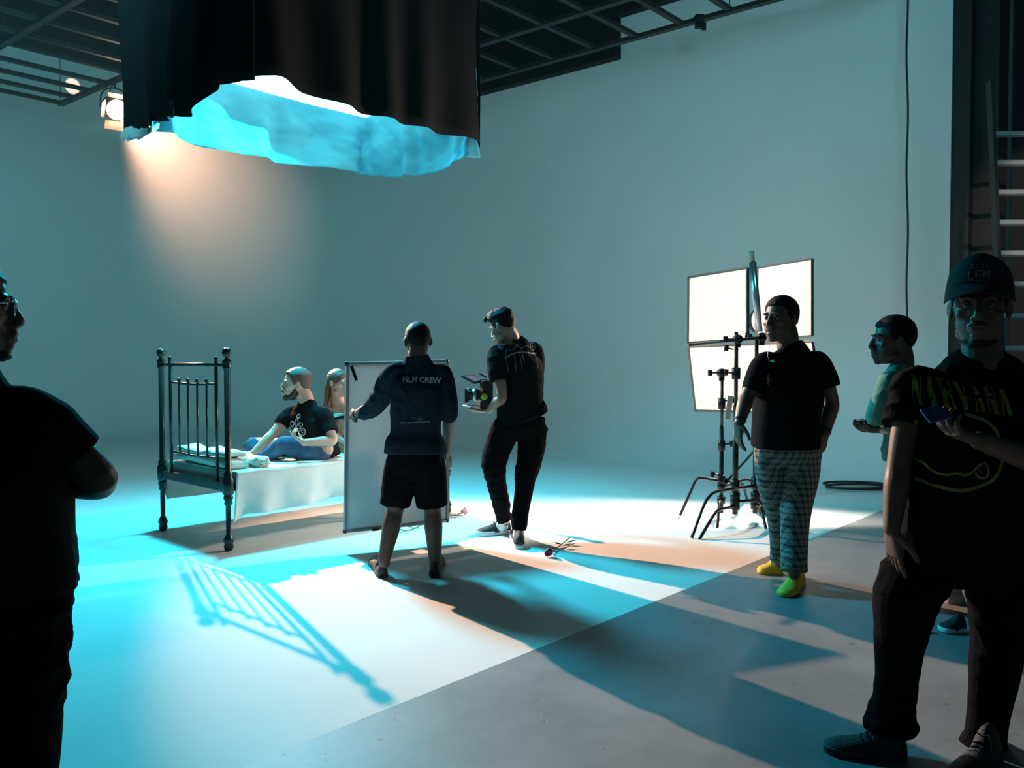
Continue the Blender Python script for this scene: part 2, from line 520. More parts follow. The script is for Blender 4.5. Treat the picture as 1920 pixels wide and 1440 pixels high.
# right-hand near skirt, left-hand near skirt and the narrow flap over the gap at the corner
folded_cloth(cN + NN * 0.10, cR, TOPZ, lambda t: lerp([(0, 4.10), (.04, 4.14), (.09, 4.16), (.2, 4.10), (0.35, 4.07), (0.6, 4.06), (0.8, 4.07), (1, 4.09)], t), 'skirt', 'black_cloth', BX, seed=1.0, fold=5)
folded_cloth(cN + AA * 0.12, cL, TOPZ, lambda t: lerp([(0, 4.42), (.03, 4.3), (.08, 4.02), (.3, 3.86), (.7, 3.90), (.85, 3.86), (1, 3.84)], t), 'skirt', 'black_cloth', BX, seed=2.4, fold=4)
folded_cloth(cN + AA * 0.13 - NN * .05, cN + NN * 0.13 - AA * .05, TOPZ, lambda t: 4.02 + 0.05 * t, 'corner_flap', 'black_cloth', BX, seed=0.3, amp=0.01, fold=1, nx=16)
# end return of the skirt on the right side
folded_cloth(cR, cR + AA * 0.35, TOPZ, lambda t: 4.02 + 0.02 * math.sin(t * 20), 'skirt', 'black_cloth', BX, seed=4, amp=.01, nx=20)
# pale lining on the two far sides, sagging below the skirt; black cloth behind it
def lining(p0, p1, f, seed, name='lining'):
    mb = MB(); d = p1 - p0; nrm = V((-d.y, d.x, 0)).normalized(); rows = []
    nx, nz = 90, 40
    for j in range(nz + 1):
        s_ = j / nz; row = []
        for i in range(nx + 1):
            t = i / nx
            zb = zz(f(t)); z = zz(4.99) + (zb - zz(4.99)) * s_
            # swags: pulled up in a corner, fanning folds
            sw = 0.0
            for c, wd, am in ((0.02, .10, .10), (0.52, .16, .08), (1.0, .10, .10)):
                dd = (t - c) * (1.2 + 1.0 * (1 - s_))
                sw += am * math.exp(-(dd / wd) ** 2) * math.cos(dd / wd * 5)
            fl = .6 * sw * (0.1 + 0.9 * s_) + 0.05 * math.sin((t * 2.2 + s_ * 1.2) * PI + seed) + 0.05 * noise.noise(V((t * 4, s_ * 5 + t * 3, seed))) + .012 * noise.noise(V((t * 22, s_ * 16, seed))) + .035 * math.sin(t * 17 + 2.5 * s_ + seed) * s_ + .02 * math.sin(t * 31 - 4 * s_)
            row.append(V((p0.x, p0.y, 0)) + V((d.x, d.y, 0)) * t + nrm * fl * min(1, s_ * 1.6) + V((0, 0, z)))
        rows.append(row)
    return mb.rings(rows, closed=False).build(name, 'blue_cloth', BX, solid=0.003)
lining(cL - AA * .14 + NN * .12, cF + NN * .02 - AA * .14, lambda t: lerp([(0, 3.93), (1, 3.95)], t) - 0.06 * math.sin(PI * t), 1.7)
lining(cF - AA * .02 - NN * .14, cR - NN * .05 + AA * .0, lambda t: lerp([(0, 3.95), (1, 3.90)], t) - 0.12 * math.sin(PI * t), 0.4)
folded_cloth(cL, cF, TOPZ, lambda t: 4.3, 'back_skirt', 'black_cloth', BX, seed=3, fold=3)
folded_cloth(cF, cR, TOPZ, lambda t: 4.3, 'back_skirt', 'black_cloth', BX, seed=5, fold=3)
# the glowing diffusion cloth that closes the box, sagging slightly between its edges
mb = MB(); rows = []
for i in range(25):
    row = []
    for j in range(25):
        u, v_ = i / 24, j / 24
        row.append(R(BOX_N + 0.09 + (BOX_LN - 0.16) * u, BOX_A + 0.09 + (BOX_LA - 0.16) * v_, DIFF_Z + 0.075 - 0.12 * math.sin(PI * u) * math.sin(PI * v_) + 0.02))
    rows.append(row)
mb.rings(rows, closed=False).build('diffusion_panel', 'lit_diffuser', BX)
# top frame and suspension
fr = MB()
for a_, b_ in ((cN, cR), (cR, cF), (cF, cL), (cL, cN)):
    fr.bar(a_ + V((0, 0, TOPZ)), b_ + V((0, 0, TOPZ)), 0.06, 0.06)
fr.build('top_frame', 'black_metal', BX, smooth=False)
# crumpled plastic and clips along the lower left hem
def crumple():
    mb = MB(); rings = []
    path = crv([P(232, 252, 7.22), P(240, 250, 7.16), P(262, 251, 7.05), P(290, 240, 6.9), P(322, 222, 10.35)], 10)
    for i, q in enumerate(path):
        s_ = i / (len(path) - 1)
        r = 0.055 * (0.6 + 0.4 * math.sin(PI * min(1, s_ * 1.3 + .2)))
        rings.append([q + (V((1, 0, 0)) * math.cos(t) * .45 + V((0, .5, 1)) * math.sin(t)) * r * (1 + 0.55 * noise.noise(V((s_ * 14, math.cos(t) * 1.5, math.sin(t) * 1.5)))) for t in [2 * PI * k / 20 for k in range(20)]])
    mb.rings(rings)
    return mb.build('plastic_wrap', 'clear_bag', BX)
crumple()
for px, py in ((282, 222), (322, 205)):
    MB().box(P(px, py, 6.68 + (322 - px) * .01 - .12), (0.035, 0.025, 0.12)).build('clip', 'black_plastic', BX, smooth=False, bevel=.006)

# ------------------------------------------------------------------ hanging spotlight
def spotlight():
    root = empty('hanging_spotlight', FR, 'glowing warm spotlight with barn doors hanging from the lighting grid', 'spotlight')
    d = (FR_AIM - FR).normalized()
    side = d.cross(V((0, 0, 1))).normalized(); up = side.cross(d)
    MB().lathe([(0.0, -.26), (0.10, -.25), (0.145, -.20), (0.155, -0.05), (0.165, 0.06), (0.172, 0.08), (0.172, .11), (.15, .112), (.148, .06), (.0, .05)], FR, d, 24).build('housing', 'brown_drum', root)
    MB().lathe([(0.0, .128), (.08, .122), (.12, .108), (.145, .085), (.145, .07), (0, .065)], FR, d, 24).build('lens', 'hot_lens', root)
    v_ = MB()
    for k in range(5):
        v_.bar(FR - d * (.02 + k * .04) + up * .15 - side * .06, FR - d * (.02 + k * .04) + up * .15 + side * .06, .012, .04, up=up)
    v_.build('vent_fin', 'steel', root, smooth=False)
    for sgn, ax in ((1, side), (-1, side), (1, up), (-1, up)):
        ot = up if ax is side else side
        b = FR + d * .11 + ax * sgn * .165
        o = b + d * .17 + ax * sgn * .10
        w0, w1 = .15, .10 if ax is side else .20
        mb = MB(); mb.add([b - ot * w0, b + ot * w0, o + ot * w1, o - ot * w1], [(0, 1, 2, 3)])
        mb.build('barn_door', 'brown_drum', root, smooth=False, solid=.004)
    yk = []
    for k in range(13):
        t = PI * k / 12
        yk.append(FR + side * math.cos(t) * .21 + V((0, 0, 1)) * (math.sin(t) ** .6 * .30))
    MB().tube([FR + side * .21 - V((0, 0, .02))] + yk + [FR - side * .21 - V((0, 0, .02))], .011, 8).build('yoke', 'black_metal', root)
    top = FR + V((0, 0, .30))
    MB().tube([top, V((top.x, top.y, GZ - .02))], .016, 8).build('hanging_post', 'black_metal', root)
    MB().tube(crv([FR + up * .12 - d * .2, FR + up * .2 + side * .1, top + side * .05, top + V((0.05, 0, .15))], 6), .008, 6).build('power_cord', 'cable', root)
spotlight()

# ------------------------------------------------------------------ iron bed
PR = G(429, 1033)                                  # foot of the near right post of the head end
U_ = V((0.690, 0.724, 0)).normalized()             # along the bed, away from the head end
W_ = V((-0.722, 0.692, 0)).normalized()            # across the bed
BW, BL = 1.06, 2.13
bed = empty('bed', PR + U_ * BL / 2 + W_ * BW / 2, 'dark iron single bed with tall barred headboard and cream mattress', 'bed')
def bp_(u, v_, z): return PR + U_ * u + W_ * v_ + V((0, 0, z))
def post(u, v_, h, ball=True):
    mb = MB()
    prof = [(0.012, 0.0), (.026, .006), (.036, .03), (.030, .055), (.040, .075), (.030, .10), (.018, .125), (.019, .30), (.019, .33), (.032, .345), (.024, .36), (.036, .385), (.027, .41), (.021, .42)]
    mb.lathe(prof, bp_(u, v_, 0), seg=16)
    mb.lathe([(.026, .40), (.040, .42), (.040, .52), (.030, .54), (.034, .56), (.022, .58), (.022, h - .16), (.026, h - .155), (.033, h - .14), (.026, h - .125), (.034, h - .11), (.034, h - .095), (.016, h - .08), (.014, h - .07), (.028, h - .055), (.036, h - .036), (.030, h - .012), (.010, h)], bp_(u, v_, 0), seg=18)
    return mb
HH = 1.47
for v_ in (0, BW): post(0, v_, HH).build('post', 'bed_iron', bed)
for v_ in (0, BW): post(BL, v_, 0.98).build('post', 'bed_iron', bed)
def rod(u0, v0, z0, u1, v1, z1, r, name='rod'):
    return MB().tube([bp_(u0, v0, z0), bp_(u1, v1, z1)], r, 10).build(name, 'bed_iron', bed)
def endpanel(u, h):
    rod(u, 0, h - .125, u, BW, h - .125, .014, 'top_rail')
    pv = [.16, .90]
    zt, zm, zl = h - .10, h - .265, .66
    for v_ in pv:
        mb = MB().tube([bp_(u, v_, .47), bp_(u, v_, h - .10)], .0135, 10)
        mb.ell(bp_(u, v_, h - .085), (.016, .016, .022)); mb.build('upright', 'bed_iron', bed)
    for zz, nm in ((zm, 'cross_rail'), (zl, 'cross_rail')):
        MB().tube(crv([bp_(u, pv[0], zz), bp_(u, .53, zz - .010), bp_(u, pv[1], zz)], 6), .010, 8).build(nm, 'bed_iron', bed)
    for k in range(4):
        v_ = pv[0] + (k + 1) * (pv[1] - pv[0]) / 5
        mb = MB().tube([bp_(u, v_, zl), bp_(u, v_, zm + .012)], .0085, 8); mb.ell(bp_(u, v_, zm + .018), (.013, .013, .018))
        mb.build('spindle', 'bed_iron', bed)
    MB().bar(bp_(u, 0, .46), bp_(u, BW, .46), .045, .065).build('end_beam', 'bed_iron', bed, smooth=False, bevel=.006)
    for v_ in (0, BW):   # cast brackets
        MB().tube([bp_(u, v_ + (.03 if v_ == 0 else -.03), .43), bp_(u, v_ + (.10 if v_ == 0 else -.10), .455)], [.03, .012], 8).build('bracket', 'bed_iron', bed)
endpanel(0, HH)
endpanel(BL, 0.98)
for v_ in (0.04, BW - .04):
    MB().bar(bp_(.03, v_, .45), bp_(BL - .03, v_, .45), .035, .05).build('side_rail', 'bed_iron', bed, smooth=False)

def cushion(u0, u1, v0, v1, z0, z1, r=.05, nu=40, nv=22, amp=.006, seed=1, zfn=None):
    """soft rounded slab"""
    mb = MB(); rings = []
    uc, vc = (u0 + u1) / 2, (v0 + v1) / 2
    # superellipsoid slab rings from bottom to top
    zs = [0, .04, .15, .35, .5, .65, .85, .96, 1.0]
    for s_ in zs:
        ins = r * (1 - math.sin(PI * min(max(s_, .0), 1)) ** .5) if 0 < s_ < 1 else r
        ring = []
        per = []
        for k in range(nu): per.append((u0 + (u1 - u0) * k / nu, v0))
        for k in range(nv): per.append((u1, v0 + (v1 - v0) * k / nv))
        for k in range(nu): per.append((u1 - (u1 - u0) * k / nu, v1))
        for k in range(nv): per.append((u0, v1 - (v1 - v0) * k / nv))
        for (a_, b_) in per:
            a2 = uc + (a_ - uc) * (1 - ins / ((u1 - u0) / 2)); b2 = vc + (b_ - vc) * (1 - ins / ((v1 - v0) / 2))
            # round the plan corners
            du = max(0, abs(a2 - uc) - (u1 - u0) / 2 + r); dv = max(0, abs(b2 - vc) - (v1 - v0) / 2 + r)
            if du > 0 and dv > 0:
                sc = r / max(math.hypot(du, dv), r)
                a2 = uc + math.copysign((u1 - u0) / 2 - r + du * sc, a2 - uc); b2 = vc + math.copysign((v1 - v0) / 2 - r + dv * sc, b2 - vc)
            z = z0 + (z1 - z0) * s_
            q = bp_(a2, b2, z)
            q = q + V((0, 0, 1)) * noise.noise(q * 6 + V((seed, 0, 0))) * amp * 2
            ring.append(q)
        rings.append(ring)
    mb.rings(rings, cap=False)
    n = len(rings[0])
    # top grid
    for zz, rev, off in ((z1, False, (len(rings) - 1) * n), (z0, True, 0)):
        gridv = []
        k0 = len(mb.v)
        rin = rings[-1] if not rev else rings[0]
        c = sum(rin, V((0, 0, 0))) / n
        prev = [off + i for i in range(n)]
        for sc in (.85, .6, .3):
            st = len(mb.v)
            for q in rin:
                p2 = c + (q - c) * sc
                p2.z = zz + (zfn(p2) if zfn and not rev else 0) + noise.noise(p2 * 5 + V((seed, 0, 0))) * amp
                mb.v.append(p2)
            cur = [st + i for i in range(n)]
            for i in range(n): mb.f.append((prev[i], prev[(i + 1) % n], cur[(i + 1) % n], cur[i]))
            prev = cur
        mb.v.append(c + V((0, 0, 0))); ci = len(mb.v) - 1
        for i in range(n): mb.f.append((prev[i], prev[(i + 1) % n], ci))
    return mb
cushion(.05, BL - .05, .04, BW - .04, .44, .555, r=.05).build('mattress', 'sheet', bed)
# sheet over the mattress, hanging down on the near side
mb = MB(); rows = []
nx = 110
for j in range(30):
    row = []
    for i in range(nx + 1):
        t = i / nx; u = .055 + (BL - .12) * t
        # path across: from far side over the top and down the near side
        if j < 14:
            vv = BW - .02 - (BW + .0) * j / 13; zz = .567; uu = u
            if j == 0: zz = .50
        else:
            s_ = (j - 13) / 16
            drop = .30 - .045 * t * 2 + .02 * math.sin(t * 7) + (.05 * max(0, 1 - t / .05))
            vv = -.02 - .012 * math.sin(s_ * 2) + (.022 * math.sin(t * 38 + .6 * math.sin(t * 11)) + .02 * noise.noise(V((t * 16, s_ * 2, 3)))) * s_
            zz = .567 - .012 - drop * s_; uu = u - .03 * s_ * max(0, 1 - t / .1)
            if j == 14: vv = -.022
        zz += .006 * noise.noise(V((u * 6, vv * 6, 2))) if j < 14 else 0
        row.append(bp_(uu, vv, zz))
    rows.append(row)
mb.rings(rows, closed=False).build('sheet', 'sheet', bed, solid=.005)
# far side overhang bulging past the head post
mb = MB(); rows = []
for j in range(14):
    row = []
    for i in range(60):
        t = i / 59; s_ = j / 13
        row.append(bp_(.04 + (BL - .1) * t, BW - .02 + .09 * math.sin(PI * s_ * .9) + .01 * math.sin(t * 40),   .565 - .31 * s_))
    rows.append(row)
mb.rings(rows, closed=False).build('sheet_overhang', 'sheet', bed, solid=.005)

# folded blankets on the head end of the mattress
def blanket(u0, u1, v0, v1, z0, z1, label, roll=False, seed=0, spiral=False):
    root = cushion(u0, u1, v0, v1, z0, z1, r=min(.055, (z1 - z0) * .6), amp=.016, seed=seed).build('folded_blanket', 'blanket', None, origin=bp_((u0 + u1) / 2, (v0 + v1) / 2, z0))
    tag(root, label, 'blanket')
    if spiral:
        for k in range(3):
            zz0 = z0 + .010 + k * .018
            pts = [bp_(u0 + .03 + k * .012, v0 - .006, zz0), bp_(u0 + .1, v0 - .01, zz0 + .012), bp_(u1 - .05, v0 - .01, zz0 + .004), bp_(u1 - .012 - k * .01, v0 - .006, zz0 + .014), bp_(u1 - .06, v0 - .008, zz0 + .026), bp_(u0 + .09, v0 - .008, zz0 + .022)]
            MB().tube(crv(pts, 6), .006, 6).build('fold', 'sheet', root)
    return root
blanket(.045, .235, .09, .96, .575, .650, 'thick folded pale blanket lying flat against the headboard, under the upper cream one', seed=3)
blanket(.05, .225, .12, .93, .654, .700, 'cream blanket folded on top of the thicker one at the headboard', seed=5)
blanket(.25, .385, .05, .55, .575, .655, 'rolled cream blanket with folds showing at its near end, beside the seated man', seed=8, spiral=True)
blanket(.26, .36, .58, .92, .575, .67, 'pale cloth bunched on the mattress beyond the rolled blanket', seed=11)

# ------------------------------------------------------------------ reflector board held by the crew man
BY = 6.25
b0, b1 = P(647, 996, BY), P(651, 682, BY)
e0, e1 = P(838, 976, BY + .34), P(838, 677, BY + .34)
bd = empty('reflector_board', (b0 + e0) / 2, 'tall white reflector board with metal edge held upright by the crew man', 'reflector board')
tx = (e0 - b0).normalized(); ty = (b1 - b0).normalized(); tn = tx.cross(ty).normalized()
if tn.y > 0: tn = -tn
def bq(u, v_): return b0.lerp(e0, u).lerp(b1.lerp(e1, u), v_)
mb = MB(); nx = 24
fr_ = [[bq(i / nx, j / nx) + tn * .006 * noise.noise(V((i * .25, j * .25, 0))) for i in range(nx + 1)] for j in range(nx + 1)]
mb.rings(fr_, closed=False).build('panel', 'board', bd, solid=.018)
for a_, c_, nm in (((0, 0), (1, 0), 'edge_strip'), ((0, 1), (1, 1), 'edge_strip'), ((0, 0), (0, 1), 'edge_strip'), ((1, 0), (1, 1), 'edge_strip')):
    MB().bar(bq(*a_), bq(*c_), .022, .042, up=tn).build(nm, 'board_edge', bd, smooth=False, bevel=.004)
for q in ((0, 0), (1, 0), (0, 1), (1, 1)):
    MB().box(bq(*q), (.03, .046, .03)).build('corner_cap', 'black_plastic', bd, smooth=False, bevel=.008)
MB().bar(bq(.035, .985) + tn * .016, bq(.085, .90) + tn * .016, .022, .002, up=tn).build('gaffer_tape', 'black_cloth', bd, smooth=False)
MB().bar(bq(.25, -.004) + tn * .0, bq(.31, -.004), .02, .05, up=tn).build('foot_clip', 'black_plastic', bd, smooth=False)
for k in range(9):   # creased strip down the middle of the covering
    zz = .15 + k * .085
    MB().bar(bq(.44, zz) + tn * .0125, bq(.50 + .01 * (k % 3), zz + .004) + tn * .0125, .002, .003, up=tn).build('crease', 'board_edge', bd, smooth=False)

# ------------------------------------------------------------------ white diffusion panels on stands
def panel(corners, label, thick=.022, dark_right=False, bulge=.03):
    c00, c10, c11, c01 = corners
    root = empty('diffusion_panel', (c00 + c10) / 2, label, 'diffusion panel', group='white diffusion panels on stands')
    def q(u, v_): return c00.lerp(c10, u).lerp(c01.lerp(c11, u), v_)
    nrm = (c10 - c00).cross(c01 - c00).normalized()
    nx = 30
    rows = [[q(i / nx, j / nx) + nrm * (bulge * math.sin(PI * i / nx) * math.sin(PI * j / nx) + .006 * noise.noise(V((i * .3, j * .3, 2)))) for i in range(nx + 1)] for j in range(nx + 1)]
    MB().rings(rows, closed=False).build('cloth', 'muslin', root, solid=.002)
    for a_, b_ in (((0, 0), (1, 0)), ((0, 1), (1, 1)), ((0, 0), (0, 1)), ((1, 0), (1, 1))):
        MB().bar(q(*a_), q(*b_), thick, thick, up=nrm).build('frame_bar', 'pale_frame' if a_ != (1, 0) else 'dark_post', root, smooth=False)
    return root
PY = 7.95
panel([P(1289, 643, PY - .1), P(1402, 636, PY), P(1402, 502, PY), P(1290, 520, PY - .1)], 'white diffusion panel, upper left of the glowing three')
panel([P(1418, 640, PY - .02), P(1523, 630, PY - .10), P(1523, 485, PY - .10), P(1420, 502, PY - .02)], 'brightest white diffusion panel with dark right edge, behind the man in plaid trousers')
panel([P(1303, 770, PY), P(1545, 775, PY + .05), P(1523, 640, PY - .02), P(1290, 650, PY)], 'wide white diffusion panel, lowest of the glowing three', bulge=.05)

# lamp head behind the panels
def panel_lamp():
    root = empty('studio_lamp', (LP.x, LP.y, 0), 'studio lamp on a stand glowing behind the white diffusion panels', 'lamp')
    d = V((-.1, -1, 0)).normalized()
    MB().lathe([(0, -.25), (.12, -.24), (.15, -.2), (.16, .0), (.17, .04), (.15, .04), (.14, 0), (0, -.02)], LP - d * .12 * -1 - d * .2, d, 20).build('housing', 'black_metal', root)
    MB().lathe([(0, 0), (.13, 0), (.13, .008), (0, .012)], LP - d * .095, d, 20).build('lens', 'hot_lens', root)
    MB().tube([V((LP.x, LP.y + .15, .35)), V((LP.x, LP.y + .15, LP.z - .05))], .018, 10).build('column', 'black_metal', root)
    for k in range(3):
        t = k * 2 * PI / 3 + .5
        MB().tube([V((LP.x, LP.y + .15, .55)), V((LP.x + math.cos(t) * .45, LP.y + .15 + math.sin(t) * .45, .012))], .012, 8).build('leg', 'black_metal', root)
panel_lamp()

# ------------------------------------------------------------------ grip stands
def knob(mb, p, d, l=.05):
    d = V(d).normalized()
    mb.tube([p, p + d * l * .6], .007, 6)
    mb.bar(p + d * l * .6, p + d * l, .012, .05)
def grip_stand(name, label, bx, by, pole, legs, hub=(.12, .30), r=.021, collars=(), knobs=()):
    root = empty(name, (bx, by, 0), label, 'light stand', group='black grip stands holding the diffusion panels')
    base = V((bx, by, 0))
    MB().tube([base + V((0, 0, hub[0])), base + V((0, 0, pole[0]))], r, 14).build('column', 'black_metal', root)
    if len(pole) > 1:
        MB().tube([base + V((0, 0, pole[0])), base + V((0, 0, pole[1]))], r * .68, 12).build('riser', 'black_metal', root)
    for z in collars:
        MB().lathe([(r + .002, -.05), (r + .012, -.045), (r + .013, .045), (r + .002, .05)], base + V((0, 0, z)), seg=14).build('collar', 'black_metal', root)
    for z, dx in knobs:
        mb = MB(); knob(mb, base + V((dx * r, 0, z)), (dx, -.35, .15), .085); mb.build('knob', 'black_metal', root)
    for hz, (lx, ly), kink in legs:
        h = base + V((0, 0, hz)); e = V((lx, ly, .008))
        dd = V((lx - bx, ly - by, 0)); k_ = base + dd * kink + V((0, 0, hz + .02))
        mb = MB().tube(crv([h, h + dd * .1, base + dd * (kink - .14) + V((0, 0, hz + .015)), k_ - V((0, 0, .03)), base + dd * (kink + .10) + V((0, 0, hz * .72)), e], 6), .0125, 10)
        mb.build('leg', 'black_metal', root)
        MB().lathe([(r, -.035), (r + .016, -.03), (r + .016, .03), (r, .035)], h, seg=14).build('leg_hub', 'black_metal', root)
    return root
sB = G(1378, 984); sC = G(1416, 978); sA = G(1352, 972)
def gx(px, py):
    q = G(px, py); return (q.x, q.y)
st_a = grip_stand('grip_stand', 'shortest black grip stand, leftmost of the three, with side knobs', sA.x, sA.y, (P(0, 800, sA.y).z, P(0, 700, sA.y).z),
           [(.33, gx(1275, 968), .62), (.28, gx(1440, 948), .6), (.16, gx(1345, 990), .6)], hub=(.05, .3), r=.019,
           collars=[P(0, 835, sA.y).z, P(0, 757, sA.y).z, .33], knobs=[(P(0, 833, sA.y).z, 1), (P(0, 752, sA.y).z, 1), (.38, -1)])
st_b = grip_stand('grip_stand', 'tall black grip stand, middle one of the three, clamped at panel height', sB.x, sB.y, (P(0, 760, sB.y).z, P(0, 622, sB.y).z),
           [(.16, gx(1312, 1012), .62), (.20, gx(1462, 990), .6), (.24, gx(1400, 935), .6)], hub=(.09, .3), r=.024,
           collars=[.33, P(0, 700, sB.y).z], knobs=[(.36, -1), (P(0, 655, sB.y).z, -1), (P(0, 700, sB.y).z, -1)])
st_c = grip_stand('grip_stand', 'black grip stand, rightmost of the three, topped by a pale blue-white pole', sC.x, sC.y, (P(0, 780, sC.y).z, P(0, 630, sC.y).z),
           [(.31, gx(1297, 1010), .74), (.22, gx(1476, 985), .6), (.14, gx(1436, 992), .6), (.18, gx(1520, 962), .7)], hub=(.07, .3), r=.024,
           collars=[.33, P(0, 690, sC.y).z], knobs=[(P(0, 632, sC.y).z, -1)])
# grip heads and arms on the stands
def grip_head(c, stand):
    root = empty('grip_head', c - stand.location)
    root.parent = stand
    MB().lathe([(0, -.03), (.035, -.03), (.038, -.02), (.038, .02), (.035, .03), (0, .03)], c, V((.2, -1, 0)), 16).build('disc', 'black_metal', root)
    MB().box(c + V((0, 0, -.045)), (.045, .045, .05)).build('socket', 'black_metal', root, smooth=False, bevel=.008)
    mb = MB(); knob(mb, c + V((-.03, 0, 0)), (-1, -.1, .0), .09); mb.build('knob', 'black_metal', root)
    return root
hB = P(1383, 636, sB.y - .02); hC = P(1428, 632, sC.y - .05); hA = P(1353, 699, sA.y - .02)
grip_head(hB, st_b)
grip_head(hC, st_c)
grip_head(hA, st_a)
MB().tube([P(1293, 647, PY - .16), P(1383, 637, sB.y - .06)], .012, 8).build('grip_arm', 'black_metal', st_b)
MB().tube([P(1383, 637, sB.y - .05), P(1440, 632, sC.y - .06)], .014, 8).build('grip_arm', 'black_metal', st_b)
pole = MB().tube([P(1424, 622, sC.y - .1), P(1411, 492, sC.y - .1)], [.027, .031], 14).build('metal_pole', 'steel', None, origin=P(1424, 622, sC.y - .1))
tag(pole, 'pale blue-white metal pole leaning up in front of the glowing panels', 'pole')
MB().tube([P(1411, 494, sC.y - .1), P(1409, 471, sC.y - .1)], [.021, .021], 12).build('wooden_tip', mat('bare_wood', (.5, .33, .2), .6), pole)
flag = MB().bar(P(1370, 742, sB.y - .08), P(1364, 786, sB.y - .08), .045, .006, up=V((0, 1, 0))).build('hanging_tag', mat('pale_tape', (.55, .42, .38), .7), None, smooth=False)
tag(flag, 'pale flat strip hanging between the left and middle stands', 'tag')
sb = MB(); q0 = P(1433, 960, 7.9)
sb.lathe([(0, 0), (.05, .01), (.06, .05), (.045, .09), (.05, .14), (.03, .2), (.02, .33), (0, .34)], G(1432, 964), seg=14)
tag(sb.build('stand_clamp', 'black_metal'), 'black clamp standing on the floor behind the right grip stand', 'clamp')

# ------------------------------------------------------------------ roses on the floor
def rose(p, ang, l, label, flower='rose_red', lean=.02):
    root = empty('rose', p, label, 'rose', group='cut roses scattered on the stage floor')
    d = V((math.cos(ang), math.sin(ang), 0)); sd = V((-d.y, d.x, 0))
    e = p + d * l
    MB().tube(crv([p + V((0, 0, .03)), p + d * l * .5 + V((0, 0, .018)) + sd * .01, e + V((0, 0, .012 + lean))], 6), .0045, 6).build('stem', 'stem', root)
    hb = MB()
    for k in range(7):
        t = k * 2.4; r = .012 + .003 * k
        rings = []
        for i in range(5):
            s_ = i / 4
            rings.append([p - d * (.045 * s_ - .01) + V((0, 0, .033)) + (sd * math.cos(t + q) + V((0, 0, 1)) * math.sin(t + q)) * (r * (.35 + .8 * math.sin(s_ * 2.0))) for q in (-.7, -.35, 0, .35, .7)])
        hb.rings(rings, closed=False)
    hb.ell(p + V((0, 0, .033)), (.02, .02, .02))
    hb.build('flower', flower, root, solid=.0015)
    for k, (s_, sg) in enumerate(((.35, 1), (.5, -1), (.62, 1), (.75, -1))):
        q = p + d * l * s_ + V((0, 0, .02))
        lf = MB(); tip = q + d * .05 * (1 if k % 2 else -.2) + sd * sg * .075 + V((0, 0, .015))
        mid_ = (q + tip) / 2; wv = (tip - q).cross(V((0, 0, 1))).normalized() * .022
        lf.add([q, mid_ + wv, tip, mid_ - wv, mid_ + V((0, 0, .008))], [(0, 1, 4), (1, 2, 4), (2, 3, 4), (3, 0, 4)])
        lf.build('leaf', 'leaf', root, solid=.001)
    return root
def rose_px(fx, fy, ex, ey, label, **kw):
    a_, b_ = G(fx, fy), G(ex, ey)
    d = b_ - a_
    return rose(a_, math.atan2(d.y, d.x), d.length, label, **kw)
rose_px(1031, 1044, 1068, 1016, 'pink rose lying alone on the white floor right of the cameraman')
rose_px(868, 966, 832, 974, 'rose with pale pink head lying behind the crew man, by the bed foot', flower=mat('pale_rose_petal', (.65, .3, .4), .5))
rose_px(803, 982, 750, 1006, 'rose lying just beneath the bottom edge of the reflector board')

# ------------------------------------------------------------------ haze drifting round the hanging spotlight
def haze():
    m = bpy.data.materials.new('stage_haze'); m.use_nodes = True
    nt = m.node_tree; nt.nodes.remove(nt.nodes['Principled BSDF'])
    vs = nt.nodes.new('ShaderNodeVolumeScatter')
    vs.inputs['Color'].default_value = (1, 1, 1, 1)
    vs.inputs['Anisotropy'].default_value = 0.25
    tc = nt.nodes.new('ShaderNodeTexCoord')
    ln = nt.nodes.new('ShaderNodeVectorMath'); ln.operation = 'LENGTH'
    nt.links.new(tc.outputs['Object'], ln.inputs[0])
    mr = nt.nodes.new('ShaderNodeMapRange')
    mr.inputs['From Min'].default_value = 3.0; mr.inputs['From Max'].default_value = 13
    mr.inputs['To Min'].default_value = 0.024; mr.inputs['To Max'].default_value = 0.0
    mr.interpolation_type = 'SMOOTHSTEP'
    nt.links.new(ln.outputs['Value'], mr.inputs['Value'])
    nt.links.new(mr.outputs[0], vs.inputs['Density'])
    nt.links.new(vs.outputs[0], nt.nodes['Material Output'].inputs['Volume'])
    m.cycles.volume_sampling = 'MULTIPLE_IMPORTANCE'
    mb = MB(); n0, n1, a0, a1 = 1.0, 9.3, 8.3, 15.0
    vs_ = [R(n, a, z) for z in (0.03, 5.30) for n, a in ((n0, a0), (n1, a0), (n1, a1), (n0, a1))]
    mb.add(vs_, [(0, 1, 2, 3), (4, 5, 6, 7), (0, 1, 5, 4), (1, 2, 6, 5), (2, 3, 7, 6), (3, 0, 4, 7)])
    o = mb.build('haze', m, smooth=False, origin=FR)
    tag(o, 'thin grey haze hanging in the beam of the spotlight across the stage', 'haze', kind='stuff')
haze()

